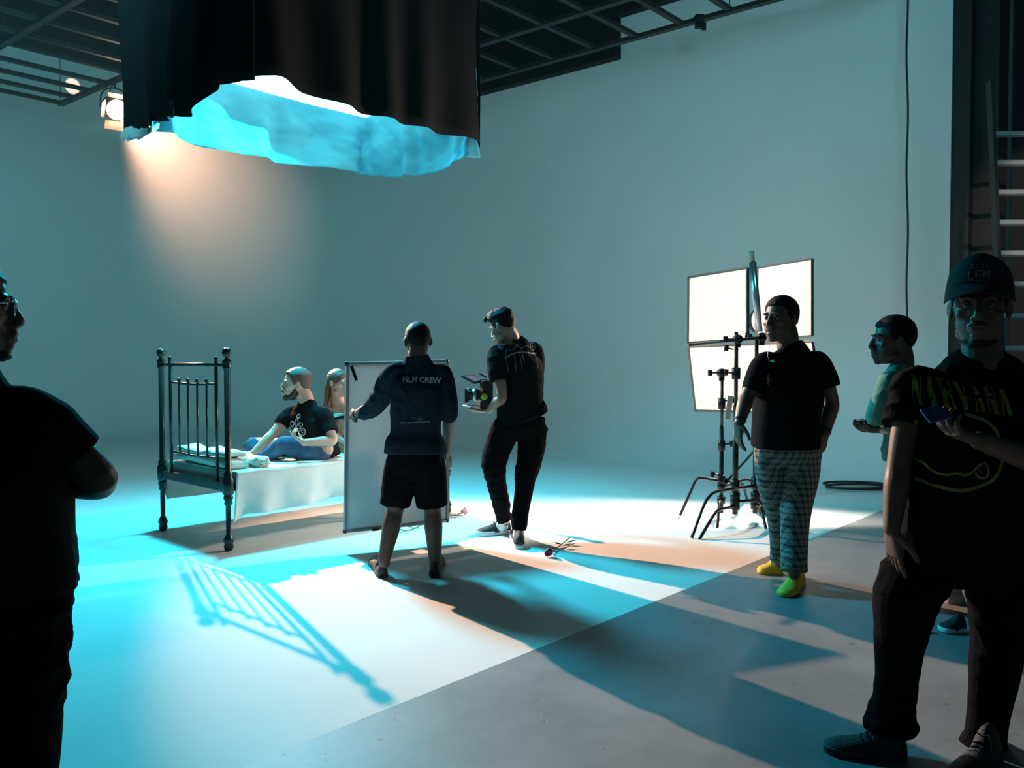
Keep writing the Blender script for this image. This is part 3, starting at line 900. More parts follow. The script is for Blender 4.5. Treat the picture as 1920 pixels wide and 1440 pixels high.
# ------------------------------------------------------------------ people: building blocks
def skin(name, col):
    return mat(name, col, 0.5, spec=0.4, noise_amt=0.12, noise_scale=25, bump=0.06, bump_scale=120)
def cloth(name, col, **kw):
    return mat(name, col, 0.95, spec=0.04, bump=0.25, bump_scale=70, **kw)
def bone(mb, pts, rad, n=6, flat=1.0, up=None, caps=(True, True), seg=16):
    """tapering round limb through the joints"""
    k = len(pts)
    P3 = crv(pts, n)
    r = crv([V((q, 0, 0)) for q in rad], n)
    rr = [max(q.x, .002) for q in r]
    mb.tube(P3, rr, seg)
    if caps[0]: mb.ell(P3[0], (rr[0],) * 3, nu=12, nv=8)
    if caps[1]: mb.ell(P3[-1], (rr[-1],) * 3, nu=12, nv=8)
    return mb
def torso(mb, secs, n=26, sub=5):
    """secs: (centre, lateral unit vector, half width, half depth)"""
    cs = crv([s_[0] for s_ in secs], sub)
    ls = crv([s_[1] for s_ in secs], sub)
    wd = crv([V((s_[2], s_[3], 0)) for s_ in secs], sub)
    rings = []
    for i, c in enumerate(cs):
        ax = (cs[min(i + 1, len(cs) - 1)] - cs[max(i - 1, 0)]).normalized()
        L = (ls[i] - ax * ls[i].dot(ax)).normalized(); F = ax.cross(L)
        ring = []
        for j in range(n):
            t = 2 * PI * j / n
            ct, st = math.cos(t), math.sin(t)
            e = 0.8
            ring.append(c + L * math.copysign(abs(ct) ** e, ct) * wd[i].x + F * math.copysign(abs(st) ** e, st) * wd[i].y)
        rings.append(ring)
    mb.rings(rings)
    return mb

def fuse(mb, name, m, parent, voxel=.006, smooth=4, fn=None):
    """melt the overlapping volumes into one continuous surface"""
    base = wloc(parent) if parent else V((0, 0, 0))
    me = mb.mesh(name + '_raw', base)
    o = bpy.data.objects.new(name + '_raw', me); COL.objects.link(o)
    r = o.modifiers.new('r', 'REMESH'); r.mode = 'VOXEL'; r.voxel_size = voxel; r.use_smooth_shade = True
    if smooth:
        sm = o.modifiers.new('s', 'SMOOTH'); sm.factor = .5; sm.iterations = smooth
    dg = bpy.context.evaluated_depsgraph_get()
    me2 = bpy.data.meshes.new_from_object(o.evaluated_get(dg))
    bpy.data.objects.remove(o); bpy.data.meshes.remove(me)
    me2.name = name
    me2.materials.clear(); me2.materials.append(M[m] if isinstance(m, str) else m)
    if fn:
        n = len(me2.vertices)
        co = np.empty(n * 3); me2.vertices.foreach_get('co', co); co = co.reshape(-1, 3) + np.array(base)
        no = np.empty(n * 3); me2.vertex_normals.foreach_get('vector', no); no = no.reshape(-1, 3)
        co = fn(co, no) - np.array(base)
        me2.vertices.foreach_set('co', co.reshape(-1)); me2.update()
    for p in me2.polygons: p.use_smooth = True
    out = bpy.data.objects.new(name, me2); COL.objects.link(out); out.parent = parent
    return out

def wrinkle(amp=.005, f=(8, 8, 9), seed=0, extra=None):
    """cloth folds: ridged noise pushed along the normals"""
    def fn(co, no):
        d = np.empty(len(co))
        for i, c in enumerate(co):
            q = V((c[0] * f[0] + seed, c[1] * f[1], c[2] * f[2]))
            a = noise.noise(q + V((noise.noise(q * .5) * 1.5, 0, 0)))
            w_ = noise.noise(q * .22 + V((7, 3, 1)))
            b = noise.noise(q * .5 + V((3, 9, seed)))
            d[i] = ((1 - min(1, abs(a) * 3.0)) * max(0, .35 + w_ * 2.2) + b * .9 - .2) * amp
        if extra is not None: d += extra(co)
        return co + no * d[:, None]
    return fn

def frame(fwd, up=V((0, 0, 1)), roll=0):
    """columns right, forward, up"""
    f = V(fwd).normalized(); r = f.cross(V(up)).normalized(); u = r.cross(f)
    if roll:
        q = Matrix.Rotation(roll, 3, f); r = q @ r; u = q @ u
    return Matrix((r, f, u)).transposed()

def head_shapes(mb, c, H, s, ear=True, jaw=1.0, mouth_open=0):
    def e(p, r, rot=None): mb.ell(c + H @ (V(p) * s), tuple(q * s for q in r), rot=H if rot is None else H @ rot, nu=20, nv=14)
    e((0, -.012, .032), (.076, .097, .090))
    e((0, .025, .005), (.068, .068, .075))
    e((0, .032, -.045), (.058 * jaw, .058, .062))
    e((0, .038, -.078), (.047 * jaw, .048, .034))
    e((0, .074, -.097), (.022 * jaw, .018, .018))
    for sx in (-1, 1):
        e((sx * .043 * jaw, .012, -.072), (.018, .035, .022))
        e((sx * .044, .058, -.018), (.020, .020, .018))
        e((sx * .031, .080, .030), (.024, .013, .008))
        e((sx * .013, .100, -.032), (.009, .011, .008))
        if ear:
            R1 = Matrix.Rotation(sx * .35, 3, 'Z') @ Matrix.Rotation(-.15, 3, 'X')
            e((sx * .080, -.012, .002), (.008, .019, .031), R1)
            e((sx * .078, -.006, -.022), (.007, .010, .012), R1)
    # nose
    pts = [(0, .086, .024), (0, .097, .004), (0, .107, -.020), (0, .105, -.030)]
    bone(mb, [c + H @ (V(p) * s) for p in pts], [.009 * s, .0095 * s, .0125 * s, .010 * s], 4)
    # lips and muzzle
    e((0, .082, -.058), (.030, .020, .022))
    e((0, .101, -.0525 + mouth_open * .3), (.023, .008, .0055))
    e((0, .098, -.066 - mouth_open), (.019, .009, .0065))
    e((0, .086, -.082), (.02, .012, .009))

def head_sculpt(c, H, s):
    """press in the eye sockets, the mouth line and the ear bowl"""
    dents = [((.031, .090, .010), .017, .011), ((-.031, .090, .010), .017, .011),
             ((0, .112, -.0595), .0075, .006), ((.012, .108, -.0592), .0065, .005), ((-.012, .108, -.0592), .0065, .005),
             ((.089, -.006, .002), .010, .005), ((-.089, -.006, .002), .010, .005),
             ((.016, .094, .012), .009, .005), ((-.016, .094, .012), .009, .005)]
    ds = [(c + H @ (V(p) * s), r * s, a * s) for p, r, a in dents]
    fw = np.array(H @ V((0, 1, 0)))
    rt = np.array(H @ V((1, 0, 0)))
    def fn(co, no):
        for i, (p, r, a) in enumerate(ds):
            w_ = np.exp(-((co - np.array(p)) ** 2).sum(1) / (r * r))
            dr = -fw if i not in (5, 6) else (-rt if i == 5 else rt)
            co = co + dr[None] * (w_ * a)[:, None]
        return co
    return fn

def add_eyes(c, H, s, parent, wide=1.0):
    for sx in (-1, 1):
        p = c + H @ (V((sx * .031, .0725, .0105)) * s)
        e = MB().ell(p, (.0125 * s,) * 3, rot=H).build('eye', 'eye_white', parent)
        MB().ell(p + H @ V((0, .0085 * s, 0)), (.0058 * s, .0048 * s, .0058 * s), rot=H).build('iris', 'iris_dark', e)
        # lids
        mb = MB(); r = .0142 * s
        rows = []
        for i in range(7):
            a_ = math.radians(10 + 15 * i)
            rows.append([p + H @ V((math.cos(b_) * r, math.cos(a_) * r * math.sin(b_), math.sin(a_) * r * math.sin(b_))) for b_ in [PI * k / 10 for k in range(11)]])
        mb.rings(rows, closed=False)
        mb.build('eyelid', M['_lid'], parent, solid=.001)
    # eyebrows
    for sx in (-1, 1):
        pts = [c + H @ (V((sx * x, y, z)) * s) for x, y, z in ((.012, .0915, .029), (.026, .0925, .034), (.042, .084, .033), (.052, .071, .027))]
        MB().tube(crv(pts, 4), [.003 * s] * 12 + [.001 * s], 8).build('eyebrow', 'dark_hair', parent)

def hair_shell(c, H, s, parent, m, top=.012, side=.005, hair_fn=None, name='hair', front=.072, lump=.003, nape=-.05, lumpf=55, quiff=0):
    """short hair: a shell over the skull whose lower edge follows the hairline"""
    rings = []; nu, nv = 56, 40
    for i in range(nv + 1):
        t = PI * (i / nv)
        ring = []
        for j in range(nu):
            a_ = 2 * PI * j / nu
            d = V((math.sin(t) * math.cos(a_), math.sin(t) * math.sin(a_), math.cos(t)))
            p = V((d.x * .0765, d.y * .0975 - .012, d.z * .0905 + .032))
            # hairline height for this forward position
            y = p.y
            if y > .050: hl = front - .012 + (y - .05) * .2
            elif y > .034: hl = .018 + (front - .030) * ((y - .034) / .016) ** .8
            elif y > .022: hl = -.010 + .028 * (y - .022) / .012
            elif y > -.012: hl = -.010
            elif y > -.03: hl = -.012 + (.0) * 1
            else: hl = -.012 + (nape + .012) * min(1, (-.03 - y) / .04)
            hl += .007 * noise.noise(p * 45 + V((3, 0, 0))) + .004 * noise.noise(p * 110)
            k = max(0, min(1, (p.z - hl) / .016))
            u_ = max(0, min(1, (p.z - .03) / .06)); u_ = u_ * u_ * (3 - 2 * u_)
            th = side + (top - side) * u_
            if quiff and p.y > 0 and p.z > .07: th += quiff * (p.y / .09) * min(1, (p.z - .07) / .03)
            th += lump * noise.noise(p * lumpf) + .0022 * noise.noise(p * 160)
            if hair_fn: th = hair_fn(p, th)
            off = -.022 + (th + .022) * k
            if p.z < hl - .012: off = -.03
            ring.append(c + H @ ((p + V((d.x, d.y, d.z * .9)) * off) * s))
        rings.append(ring)
    return MB().rings(rings, cap=False).build(name, m, parent)

def hand(mb, w_, d, nrm, thumb, s=1.0, curl=(.35, .35, .35, .4), spread=.06, thumb_in=.3, bend=None):
    """palm, four fingers and a thumb. d: towards the fingers, nrm: out of the palm, thumb: +1/-1 side = d x nrm"""
    d = V(d).normalized(); nrm = V(nrm); nrm = (nrm - d * nrm.dot(d)).normalized(); t = d.cross(nrm) * thumb
    secs = [(w_ - d * .012 * s, t, .025 * s, .020 * s), (w_ + d * .02 * s, t, .031 * s, .017 * s), (w_ + d * .055 * s, t, .040 * s, .0155 * s), (w_ + d * .088 * s, t, .039 * s, .012 * s)]
    torso(mb, secs, n=18, sub=3)
    mb.ell(w_ + d * .035 * s + t * .024 * s + nrm * .008 * s, (.018 * s,) * 3)
    for i, (off, ln) in enumerate(((.031, .074), (.0105, .082), (-.0105, .077), (-.031, .060))):
        b = w_ + d * (.088 - .006 * abs(i - 1)) * s + t * off * s
        dd = (d + t * spread * (1.4 - i) ).normalized()
        pts = [b - dd * .012 * s, b]; ang = 0
        c_ = curl[i] if hasattr(curl, '__len__') else curl
        for fr_, cu in ((.46, .9), (.30, 1.25), (.24, .8)):
            ang += cu * c_
            b = b + (dd * math.cos(ang) + nrm * math.sin(ang)) * ln * fr_ * s
            pts.append(b)
        mb.tube(crv(pts, 3), [.0095 * s] * 4 + [.0088 * s] * 5 + [.0078 * s] * 4, 10)
        mb.ell(pts[-1], (.0078 * s,) * 3, nu=10, nv=8)
    b = w_ + d * .022 * s + t * .026 * s + nrm * .006 * s
    td = (d * .62 + t * (.75 - thumb_in * .5) + nrm * thumb_in).normalized()
    p1 = b + td * .036 * s
    td2 = (td + d * .5 + nrm * thumb_in * .6 - t * thumb_in * .5).normalized(); p2 = p1 + td2 * .030 * s
    td3 = (td2 + d * .3 - t * thumb_in * .4).normalized(); p3 = p2 + td3 * .022 * s
    mb.tube(crv([b, p1, p2, p3], 3), [.0135 * s] * 3 + [.0112 * s] * 3 + [.0098 * s] * 3 + [.0085 * s], 10)
    mb.ell(p3, (.0085 * s,) * 3, nu=10, nv=8)

def shoe(parent, heel, toe, m, sole_m, s=1.0, high=0, lace_m=None, sock=None, ankle=None, name='shoe', sole_h=.026):
    """low shoe standing on the ground plane from heel to toe"""
    heel = V(heel); toe = V(toe); d = toe - heel; L = d.length; d.normalize()
    t = d.cross(V((0, 0, 1))).normalized(); up = t.cross(d)
    prof = [(0.0, .020, .050, 0), (.03, .031, .078, 0), (.12, .036, .088 + high, 0), (.28, .037, .092 + high, 0), (.40, .040, .080, 0), (.55, .045, .064, 0), (.72, .048, .052, 0), (.86, .044, .044, 0), (.95, .033, .036, 0), (1.0, .014, .026, 0)]
    prof = crv([V((a_, b_ * s, c_ * s)) for a_, b_, c_, _ in prof], 4)
    rings = []
    for q in prof:
        ring = []
        for j in range(18):
            a_ = 2 * PI * j / 18
            cx, cz = math.cos(a_), math.sin(a_)
            z = sole_h * .6 + (q.z - sole_h * .6) * (max(cz, -.0) ** .8 if cz > 0 else 0)
            ring.append(heel + d * q.x * L + t * cx * q.y * (1 - .25 * max(cz, 0) ** 2) + up * z)
        rings.append(ring)
    o = MB().rings(rings).build(name, m, parent)
    out = [(0.0, .018), (.02, .029), (.12, .038), (.3, .038), (.45, .041), (.6, .047), (.75, .051), (.88, .046), (.97, .032), (1.01, .012)]
    out = crv([V((a_, b_ * s, 0)) for a_, b_ in out], 4)
    rings = []
    for z, ins in ((.002, .003), (.006, 0), (sole_h * .8, 0), (sole_h, .003)):
        ring = [heel + d * q.x * L + t * (q.y - ins) + up * (z + .006 * max(0, q.x - .8)) for q in out] + [heel + d * q.x * L - t * (q.y - ins) + up * (z + .006 * max(0, q.x - .8)) for q in reversed(out)]
        rings.append(ring)
    MB().rings(rings).build('sole', sole_m, o)
    if lace_m:
        lm = MB()
        for k in range(5):
            x = .34 + .07 * k; h = (.090 - .0085 * k) * s
            pts = [heel + d * x * L + t * q * .022 * s + up * (h - abs(q) * .010) for q in (-1, -.5, 0, .5, 1)]
            lm.tube([p + d * .01 * ((i % 2) * 2 - 1) * .3 for i, p in enumerate(pts)], .0028, 6)
        for sg in (-1, 1):
            lm.tube(crv([heel + d * .35 * L + up * .094 * s, heel + d * .40 * L + t * sg * .03 + up * .105 * s, heel + d * .45 * L + t * sg * .045 + up * .07 * s], 4), .0025, 6)
        lm.build('laces', lace_m, o)
    if sock is not None and ankle is not None:
        bone(MB(), [heel + d * .22 * L + up * .05, heel.lerp(ankle, .6) + d * .14 * L, V(ankle)], [.036 * s, .036 * s, .036 * s], 5).build('sock', sock, parent)
    return o

def bvh(o):
    dg = bpy.context.evaluated_depsgraph_get()
    return BVHTree.FromObject(o, dg), wloc(o)
def project(verts, tree, base, d, off=.0022):
    out = []
    last = None
    for p in verts:
        q = p - d * .6 - base
        h = tree.ray_cast(q, d, 1.5)
        if h[0] is None:
            out.append(None)
        else:
            out.append(h[0] + base - d * off)
    return out
def lay(mb_v, faces, tree, base, d, name, m, parent, off=.0022):
    pr = project(mb_v, tree, base, d, off)
    ok = [f for f in faces if all(pr[i] is not None and (pr[i] - pr[f[0]]).length < .12 for i in f)]
    pr = [p if p is not None else V((0, 0, 0)) for p in pr]
    used = sorted({i for f in ok for i in f})
    ix = {q: k for k, q in enumerate(used)}
    mb = MB().add([pr[i] for i in used], [tuple(ix[i] for i in f) for f in ok])
    o = mb.build(name, m, parent, smooth=False)
    return o
def text_geo(txt, bold=.0):
    cu = bpy.data.curves.new('t', 'FONT'); cu.body = txt; cu.offset = bold; cu.align_x = 'CENTER'; cu.align_y = 'CENTER'; cu.resolution_u = 4
    o = bpy.data.objects.new('t', cu); COL.objects.link(o)
    dg = bpy.context.evaluated_depsgraph_get()
    me = bpy.data.meshes.new_from_object(o.evaluated_get(dg))
    bpy.data.objects.remove(o)
    bm = bmesh.new(); bm.from_mesh(me)
    bmesh.ops.triangulate(bm, faces=bm.faces)
    for _ in range(3):
        es = [e for e in bm.edges if e.calc_length() > .16]
        if not es: break
        bmesh.ops.subdivide_edges(bm, edges=es, cuts=1)
        bmesh.ops.triangulate(bm, faces=[f for f in bm.faces if len(f.verts) > 3])
    vs = [v_.co.copy() for v_ in bm.verts]; fs = [tuple(v_.index for v_ in f.verts) for f in bm.faces]
    bm.free()
    return vs, fs
def print_text(txt, p0, p1, height, shirt, d, m, name='lettering', bold=.0, depth_up=V((0, 0, 1)), shear=0):
    """lettering running from p0 to p1 (baseline centre line), pressed on to the cloth along direction d"""
    vs, fs = text_geo(txt, bold)
    xs = [q.x for q in vs]; ys = [q.y for q in vs]
    w0 = max(xs) - min(xs); h0 = max(ys) - min(ys)
    p0 = V(p0); p1 = V(p1); r = p1 - p0
    pts = [p0 + r * ((q.x - min(xs)) / w0) + depth_up * ((q.y - min(ys)) / h0 - .5) * height for q in vs]
    tree, base = bvh(shirt)
    return lay(pts, fs, tree, base, V(d).normalized(), name, m, shirt)
def ribbon(pts, wd, side_up=None, n=6, wob=0):
    c = crv(pts, n); vs = []; fs = []
    for i, p in enumerate(c):
        dd = (c[min(i + 1, len(c) - 1)] - c[max(i - 1, 0)]).normalized()
        sd = dd.cross(V((0, 1, 0)))
        sd = sd.normalized() if sd.length > 1e-4 else V((0, 0, 1))
        ww = wd * (1 + wob * noise.noise(V((i * .5, 0, 0))))
        vs += [p + sd * ww / 2, p - sd * ww / 2]
        if i: fs.append((2 * i - 2, 2 * i - 1, 2 * i + 1, 2 * i))
    return vs, fs
def print_lines(lines, shirt, d, m, name='print'):
    tree, base = bvh(shirt)
    V_, F_ = [], []
    for pts, wd in lines:
        vs, fs = ribbon(pts, wd, n=5); k = len(V_)
        V_ += vs; F_ += [tuple(i + k for i in f) for f in fs]
    return lay(V_, F_, tree, base, V(d).normalized(), name, m, shirt)

M['eye_white'] = mat('eye_white', (.16, .155, .15), .35)
M['iris_dark'] = mat('iris_dark', (.03, .02, .015), .15)
M['dark_hair'] = mat('dark_hair', (.012, .010, .010), .6, spec=.15, noise_amt=.5, noise_scale=140, bump=.6, bump_scale=200)
M['brown_hair'] = mat('brown_hair', (.13, .055, .028), .5, noise_amt=.45, noise_scale=120, bump=.6, bump_scale=160, stretch=(1, 1, .12))
M['short_brown_hair'] = mat('short_brown_hair', (.10, .055, .035), .6, noise_amt=.4, noise_scale=140, bump=.6, bump_scale=200)
M['beard'] = mat('beard_stubble', (.045, .028, .02), .8, noise_amt=.5, noise_scale=200)
M['skin_brown'] = skin('brown_skin', (.17, .095, .065))
M['skin_dark'] = skin('dark_brown_skin', (.12, .068, .048))
M['skin_tan'] = skin('tan_skin', (.34, .19, .13))
M['skin_fair'] = skin('fair_skin', (.52, .32, .24))
M['_lid'] = M['skin_brown']
M['black_tee'] = cloth('black_cotton', (.011, .012, .013))
M['charcoal_tee'] = cloth('charcoal_cotton', (.030, .033, .036))
M['navy_tee'] = cloth('dark_navy_cotton', (.022, .030, .040))
M['black_trouser'] = cloth('black_twill', (.007, .007, .008))
M['denim'] = cloth('blue_denim', (.06, .12, .20), noise_amt=.4, noise_scale=14)
M['mint'] = cloth('mint_green_cotton', (.22, .50, .40), noise_amt=.5, noise_scale=9)
M['pale_trouser'] = cloth('pale_trouser_cloth', (.35, .38, .38))
M['sequin'] = mat('tan_sequin', (.42, .29, .19), .45, metal=.3, noise_amt=.6, noise_scale=60, bump=.6, bump_scale=120)
M['print_white'] = mat('white_print', (.62, .64, .65), .7)
M['print_grey'] = mat('grey_print', (.20, .22, .23), .7)
M['print_yellow'] = mat('yellow_green_print', (.30, .36, .06), .7, noise_amt=.55, noise_scale=22)
M['print_blue'] = mat('light_blue_print', (.10, .40, .75), .7)
M['black_shoe'] = mat('black_shoe_mesh', (.015, .015, .016), .7, bump=.5, bump_scale=180)
M['brown_shoe'] = mat('dark_brown_shoe', (.05, .035, .028), .6, bump=.4, bump_scale=120)
M['white_sole'] = mat('white_rubber', (.75, .75, .74), .5)
M['dark_sole'] = mat('dark_rubber', (.03, .028, .026), .7)
M['yellow_shoe'] = mat('yellow_knit_shoe', (.90, .60, .04), .65, noise_amt=.15, noise_scale=60, bump=.5, bump_scale=140)
M['yellow_lace'] = mat('bright_yellow_lace', (.90, .80, .08), .6)
M['white_sock'] = cloth('white_sock', (.7, .7, .7))
M['black_sock'] = cloth('black_sock', (.015, .015, .015))
M['turquoise'] = mat('turquoise_stone', (.05, .65, .60), .2)
M['blue_phone'] = mat('blue_phone_case', (.03, .10, .35), .3)

def plaid():
    m = bpy.data.materials.new('grey_plaid_cloth'); m.use_nodes = True
    nt = m.node_tree; b = nt.nodes['Principled BSDF']; b.inputs['Roughness'].default_value = .9; b.inputs['Specular IOR Level'].default_value = .2
    tc = nt.nodes.new('ShaderNodeTexCoord'); sp = nt.nodes.new('ShaderNodeSeparateXYZ'); nt.links.new(tc.outputs['Object'], sp.inputs[0])
    def wave(sock, f, lo, ph=0):
        a_ = nt.nodes.new('ShaderNodeMath'); a_.operation = 'MULTIPLY_ADD'; a_.inputs[1].default_value = f; a_.inputs[2].default_value = ph
        nt.links.new(sock, a_.inputs[0])
        s_ = nt.nodes.new('ShaderNodeMath'); s_.operation = 'SINE'; nt.links.new(a_.outputs[0], s_.inputs[0])
        g = nt.nodes.new('ShaderNodeMath'); g.operation = 'GREATER_THAN'; g.inputs[1].default_value = lo; nt.links.new(s_.outputs[0], g.inputs[0])
        return g.outputs[0]
    ad = nt.nodes.new('ShaderNodeMath'); ad.operation = 'ADD'; nt.links.new(sp.outputs[0], ad.inputs[0]); nt.links.new(sp.outputs[1], ad.inputs[1])
    outs = [wave(sp.outputs[2], 170, .45), wave(ad.outputs[0], 150, .45), wave(sp.outputs[2], 510, .5, 1), wave(ad.outputs[0], 450, .5)]
    cur = None
    for o, k in zip(outs, (.40, .40, .25, .25)):
        mm = nt.nodes.new('ShaderNodeMath'); mm.operation = 'MULTIPLY'; mm.inputs[1].default_value = k; nt.links.new(o, mm.inputs[0])
        if cur is None: cur = mm.outputs[0]
        else:
            a_ = nt.nodes.new('ShaderNodeMath'); a_.operation = 'ADD'; nt.links.new(cur, a_.inputs[0]); nt.links.new(mm.outputs[0], a_.inputs[1]); cur = a_.outputs[0]
    r = nt.nodes.new('ShaderNodeValToRGB')
    r.color_ramp.elements[0].color = (.30, .285, .25, 1); r.color_ramp.elements[1].color = (.02, .028, .03, 1)
    r.color_ramp.elements[1].position = 1.0
    nt.links.new(cur, r.inputs[0]); nt.links.new(r.outputs[0], b.inputs['Base Color'])
    return m
M['plaid'] = plaid()

def lat(a_, b_):
    v_ = V(b_) - V(a_); v_.z *= .3
    return v_.normalized()

def person(loc, label, skin_m, J, s=1.0, belly=0.0, head_s=1.0, voxel=.0055, hands=(), head_kw=None, legs=True, eyes=True, torso_w=1.0, feet_bare=True, leg_r=1.0, arm_r=1.0):
    """J: joints in studio space (shL/shR are the shoulders at the left / right of the picture)"""
    root = empty('person', loc, label, 'person')
    M['_lid'] = M[skin_m]
    c, H, hs = J['head'], J['H'], s * head_s
    mb = MB()
    head_shapes(mb, c, H, hs, **(head_kw or {}))
    sl = lat(J['shL'], J['shR']); hl = lat(J['hipL'], J['hipR'])
    nb = J['neck']; pel = (J['hipL'] + J['hipR']) / 2
    # neck
    bone(mb, [c + H @ V((0, -.028 * hs, -.035 * hs)), c.lerp(nb, .55) + H @ V((0, -.018 * hs, -.01)), nb + V((0, 0, -.03))], [.058 * hs, .056 * hs, .066 * s], 5)
    ch = J.get('chest', nb.lerp(pel, .28))
    wa = J.get('waist', nb.lerp(pel, .68))
    sm = (J['shL'] + J['shR']) / 2
    w_ = torso_w
    torso(mb, [(pel - V((0, 0, .05)), hl, .13 * s * w_, .09 * s), (pel, hl, .145 * s * w_, .10 * s), (wa, hl.lerp(sl, .5), .125 * s * w_, .09 * s), (ch, sl, .135 * s * w_, .10 * s), (sm.lerp(nb, .4) - V((0, 0, .045)), sl, .095 * s, .055 * s), (nb - V((0, 0, .01)), sl, .052 * s, .050 * s)])
    for a_ in 'LR':
        sh, el, wr = J['sh' + a_], J['el' + a_], J['wr' + a_]
        bone(mb, [sm.lerp(sh, .55) - V((0, 0, .03)), sh - V((0, 0, .012)), sh.lerp(el, .5), el, el.lerp(wr, .35), wr], [q * s * arm_r for q in (.040, .048, .046, .038, .040, .0265)], 5)
        if legs:
            hp, kn, an = J['hip' + a_], J['kn' + a_], J['an' + a_]
            bone(mb, [hp, hp.lerp(kn, .5), kn, kn.lerp(an, .35), an, an - V((0, 0, .03))], [q * s * leg_r for q in (.085, .072, .052, .055, .036, .034)], 6)
            if 'toe' + a_ in J:
                bone(mb, [an - V((0, 0, .02)), an.lerp(J['toe' + a_], .5) - V((0, 0, .012)), J['toe' + a_]], [.033 * s, .030 * s, .02 * s], 4)
    for h in hands:
        hand(mb, **h)
    body = fuse(mb, 'body', M[skin_m], root, voxel=voxel, smooth=3, fn=head_sculpt(c, H, hs))
    if eyes: add_eyes(c, H, hs, root)
    return root

def shirt(root, J, s, m, hem_c, hem_w, hem_d, sleeves, name='t_shirt', w=1.0, d=1.0, belly=0, neck_drop=0.022, voxel=.007, wr=.0045, seed=0, hem_lat=None, chest_push=0, collar_r=.075):
    """sleeves: (end point L, radius), (end point R, radius) or a list of extra joints"""
    mb = MB()
    sl = lat(J['shL'], J['shR']); hl = lat(J['hipL'], J['hipR'])
    nb = J['neck']; pel = (J['hipL'] + J['hipR']) / 2
    sm = (J['shL'] + J['shR']) / 2
    ch = J.get('chest', nb.lerp(pel, .28)); wa = J.get('waist', nb.lerp(pel, .68))
    half = (J['shR'] - J['shL']).length / 2
    secs = [(hem_c, hem_lat or hl, hem_w, hem_d), (hem_c.lerp(wa, .5), hl, hem_w * .99, hem_d * .99), (wa, hl.lerp(sl, .5), .165 * s * w, .125 * s * d + belly * .5), (ch.lerp(wa, .5), sl, .170 * s * w, .13 * s * d + belly), (ch, sl, .175 * s * w, .128 * s * d), (sm - V((0, 0, .055)), sl, half * .96, .105 * s * d), (sm - V((0, 0, .0)), sl, half * .88, .085 * s), (sm.lerp(nb, .5) + V((0, 0, .012)), sl, half * .62, .074 * s), (nb - V((0, 0, neck_drop)), sl, collar_r * s, .068 * s)]
    torso(mb, secs, n=30, sub=5)
    for a_, pts in zip('LR', sleeves):
        sh = J['sh' + a_]
        P_ = [sm.lerp(sh, .5) - V((0, 0, .01)), sh] + [q for q, r in pts]
        Rr = [.058 * s, .064 * s] + [r for q, r in pts]
        bone(mb, P_, Rr, 6, caps=(True, False))
    return fuse(mb, name, M[m] if isinstance(m, str) else m, root, voxel=voxel, smooth=4, fn=wrinkle(wr, seed=seed))

def trousers(root, J, s, m, waist_c, waist_w, waist_d, legL, legR, name='trousers', voxel=.007, wr=.006, seed=0, crotch=None, f=(9, 9, 12)):
    """legL/legR: lists of (point, radius)"""
    mb = MB(); hl = lat(J['hipL'], J['hipR'])
    pel = (J['hipL'] + J['hipR']) / 2
    cr = crotch or (pel - V((0, 0, .09 * s)))
    torso(mb, [(waist_c, hl, waist_w, waist_d), (waist_c.lerp(pel, .6), hl, waist_w * 1.04, waist_d * 1.05), (pel - V((0, 0, .02)), hl, waist_w * 1.05, waist_d * 1.05), (cr, hl, waist_w * .80, waist_d * .85)], n=28)
    for a_, pts in zip('LR', (legL, legR)):
        bone(mb, [q for q, r in pts], [r for q, r in pts], 7, caps=(True, False), seg=20)
    return fuse(mb, name, M[m] if isinstance(m, str) else m, root, voxel=voxel, smooth=4, fn=wrinkle(wr, f=f, seed=seed))

def band(p, d, r, wd, name, m, parent, th=.004):
    return MB().lathe([(r, -wd / 2), (r + th, -wd / 2), (r + th, wd / 2), (r, wd / 2), (r, -wd / 2)], p, V(d), 20).build(name, m, parent)

# ------------------------------------------------------------------ the crew man holding the board (back to us)
Y = 5.62
def A_(px, py, dy=0.0): return P(px, py, Y + dy)
J = dict(head=A_(783, 641, .02), H=frame((-.35, 1, -.05), roll=-.03), neck=A_(782, 672, -.01),
         shL=A_(739, 699, -.02), shR=A_(829, 700, .02), hipL=A_(752, 872), hipR=A_(806, 872, .02),
         elL=A_(700, 762, .10), wrL=A_(665, 778, .42), elR=A_(842, 772, .0), wrR=A_(838, 838, .30),
         knL=A_(741, 955, .02), anL=A_(721, 1046, -.06), knR=A_(811, 955, .06), anR=A_(816, 1050, .02))
pm = person((J['hipL'].x * .5 + J['hipR'].x * .5, Y, 0), 'man with back turned, FILM CREW on his shirt, holding the reflector board', 'skin_dark', J, s=.95, head_s=1.08, leg_r=1.14,
            hands=[dict(w_=J['wrL'], d=(P(649, 771, 6.22) - J['wrL']), nrm=(.15, 1, -.13), thumb=1, s=.95, curl=(.9, .95, 1.0, 1.0), thumb_in=.6),
                   dict(w_=J['wrR'], d=(-.05, .5, -.8), nrm=(-.9, .3, 0), thumb=-1, s=.95, curl=(.8, .8, .8, .8), thumb_in=.6)])
hair_shell(J['head'], J['H'], .95 * 1.08, pm, 'dark_hair', top=.004, side=.003, lump=.001, nape=-.045)
sh_ = shirt(pm, J, .97, 'navy_tee', A_(779, 850, .0), .195, .135, [[(A_(716, 742, .05), .062), (A_(702, 764, .11), .060), (A_(690, 770, .18), .052), (A_(681, 775, .26), .046)], [(A_(840, 742), .060), (A_(843, 772, .0), .056), (A_(842, 781, .04), .050)]], w=1.0, d=.95, seed=1, neck_drop=-.022, name='long_sleeve_shirt', wr=.006)
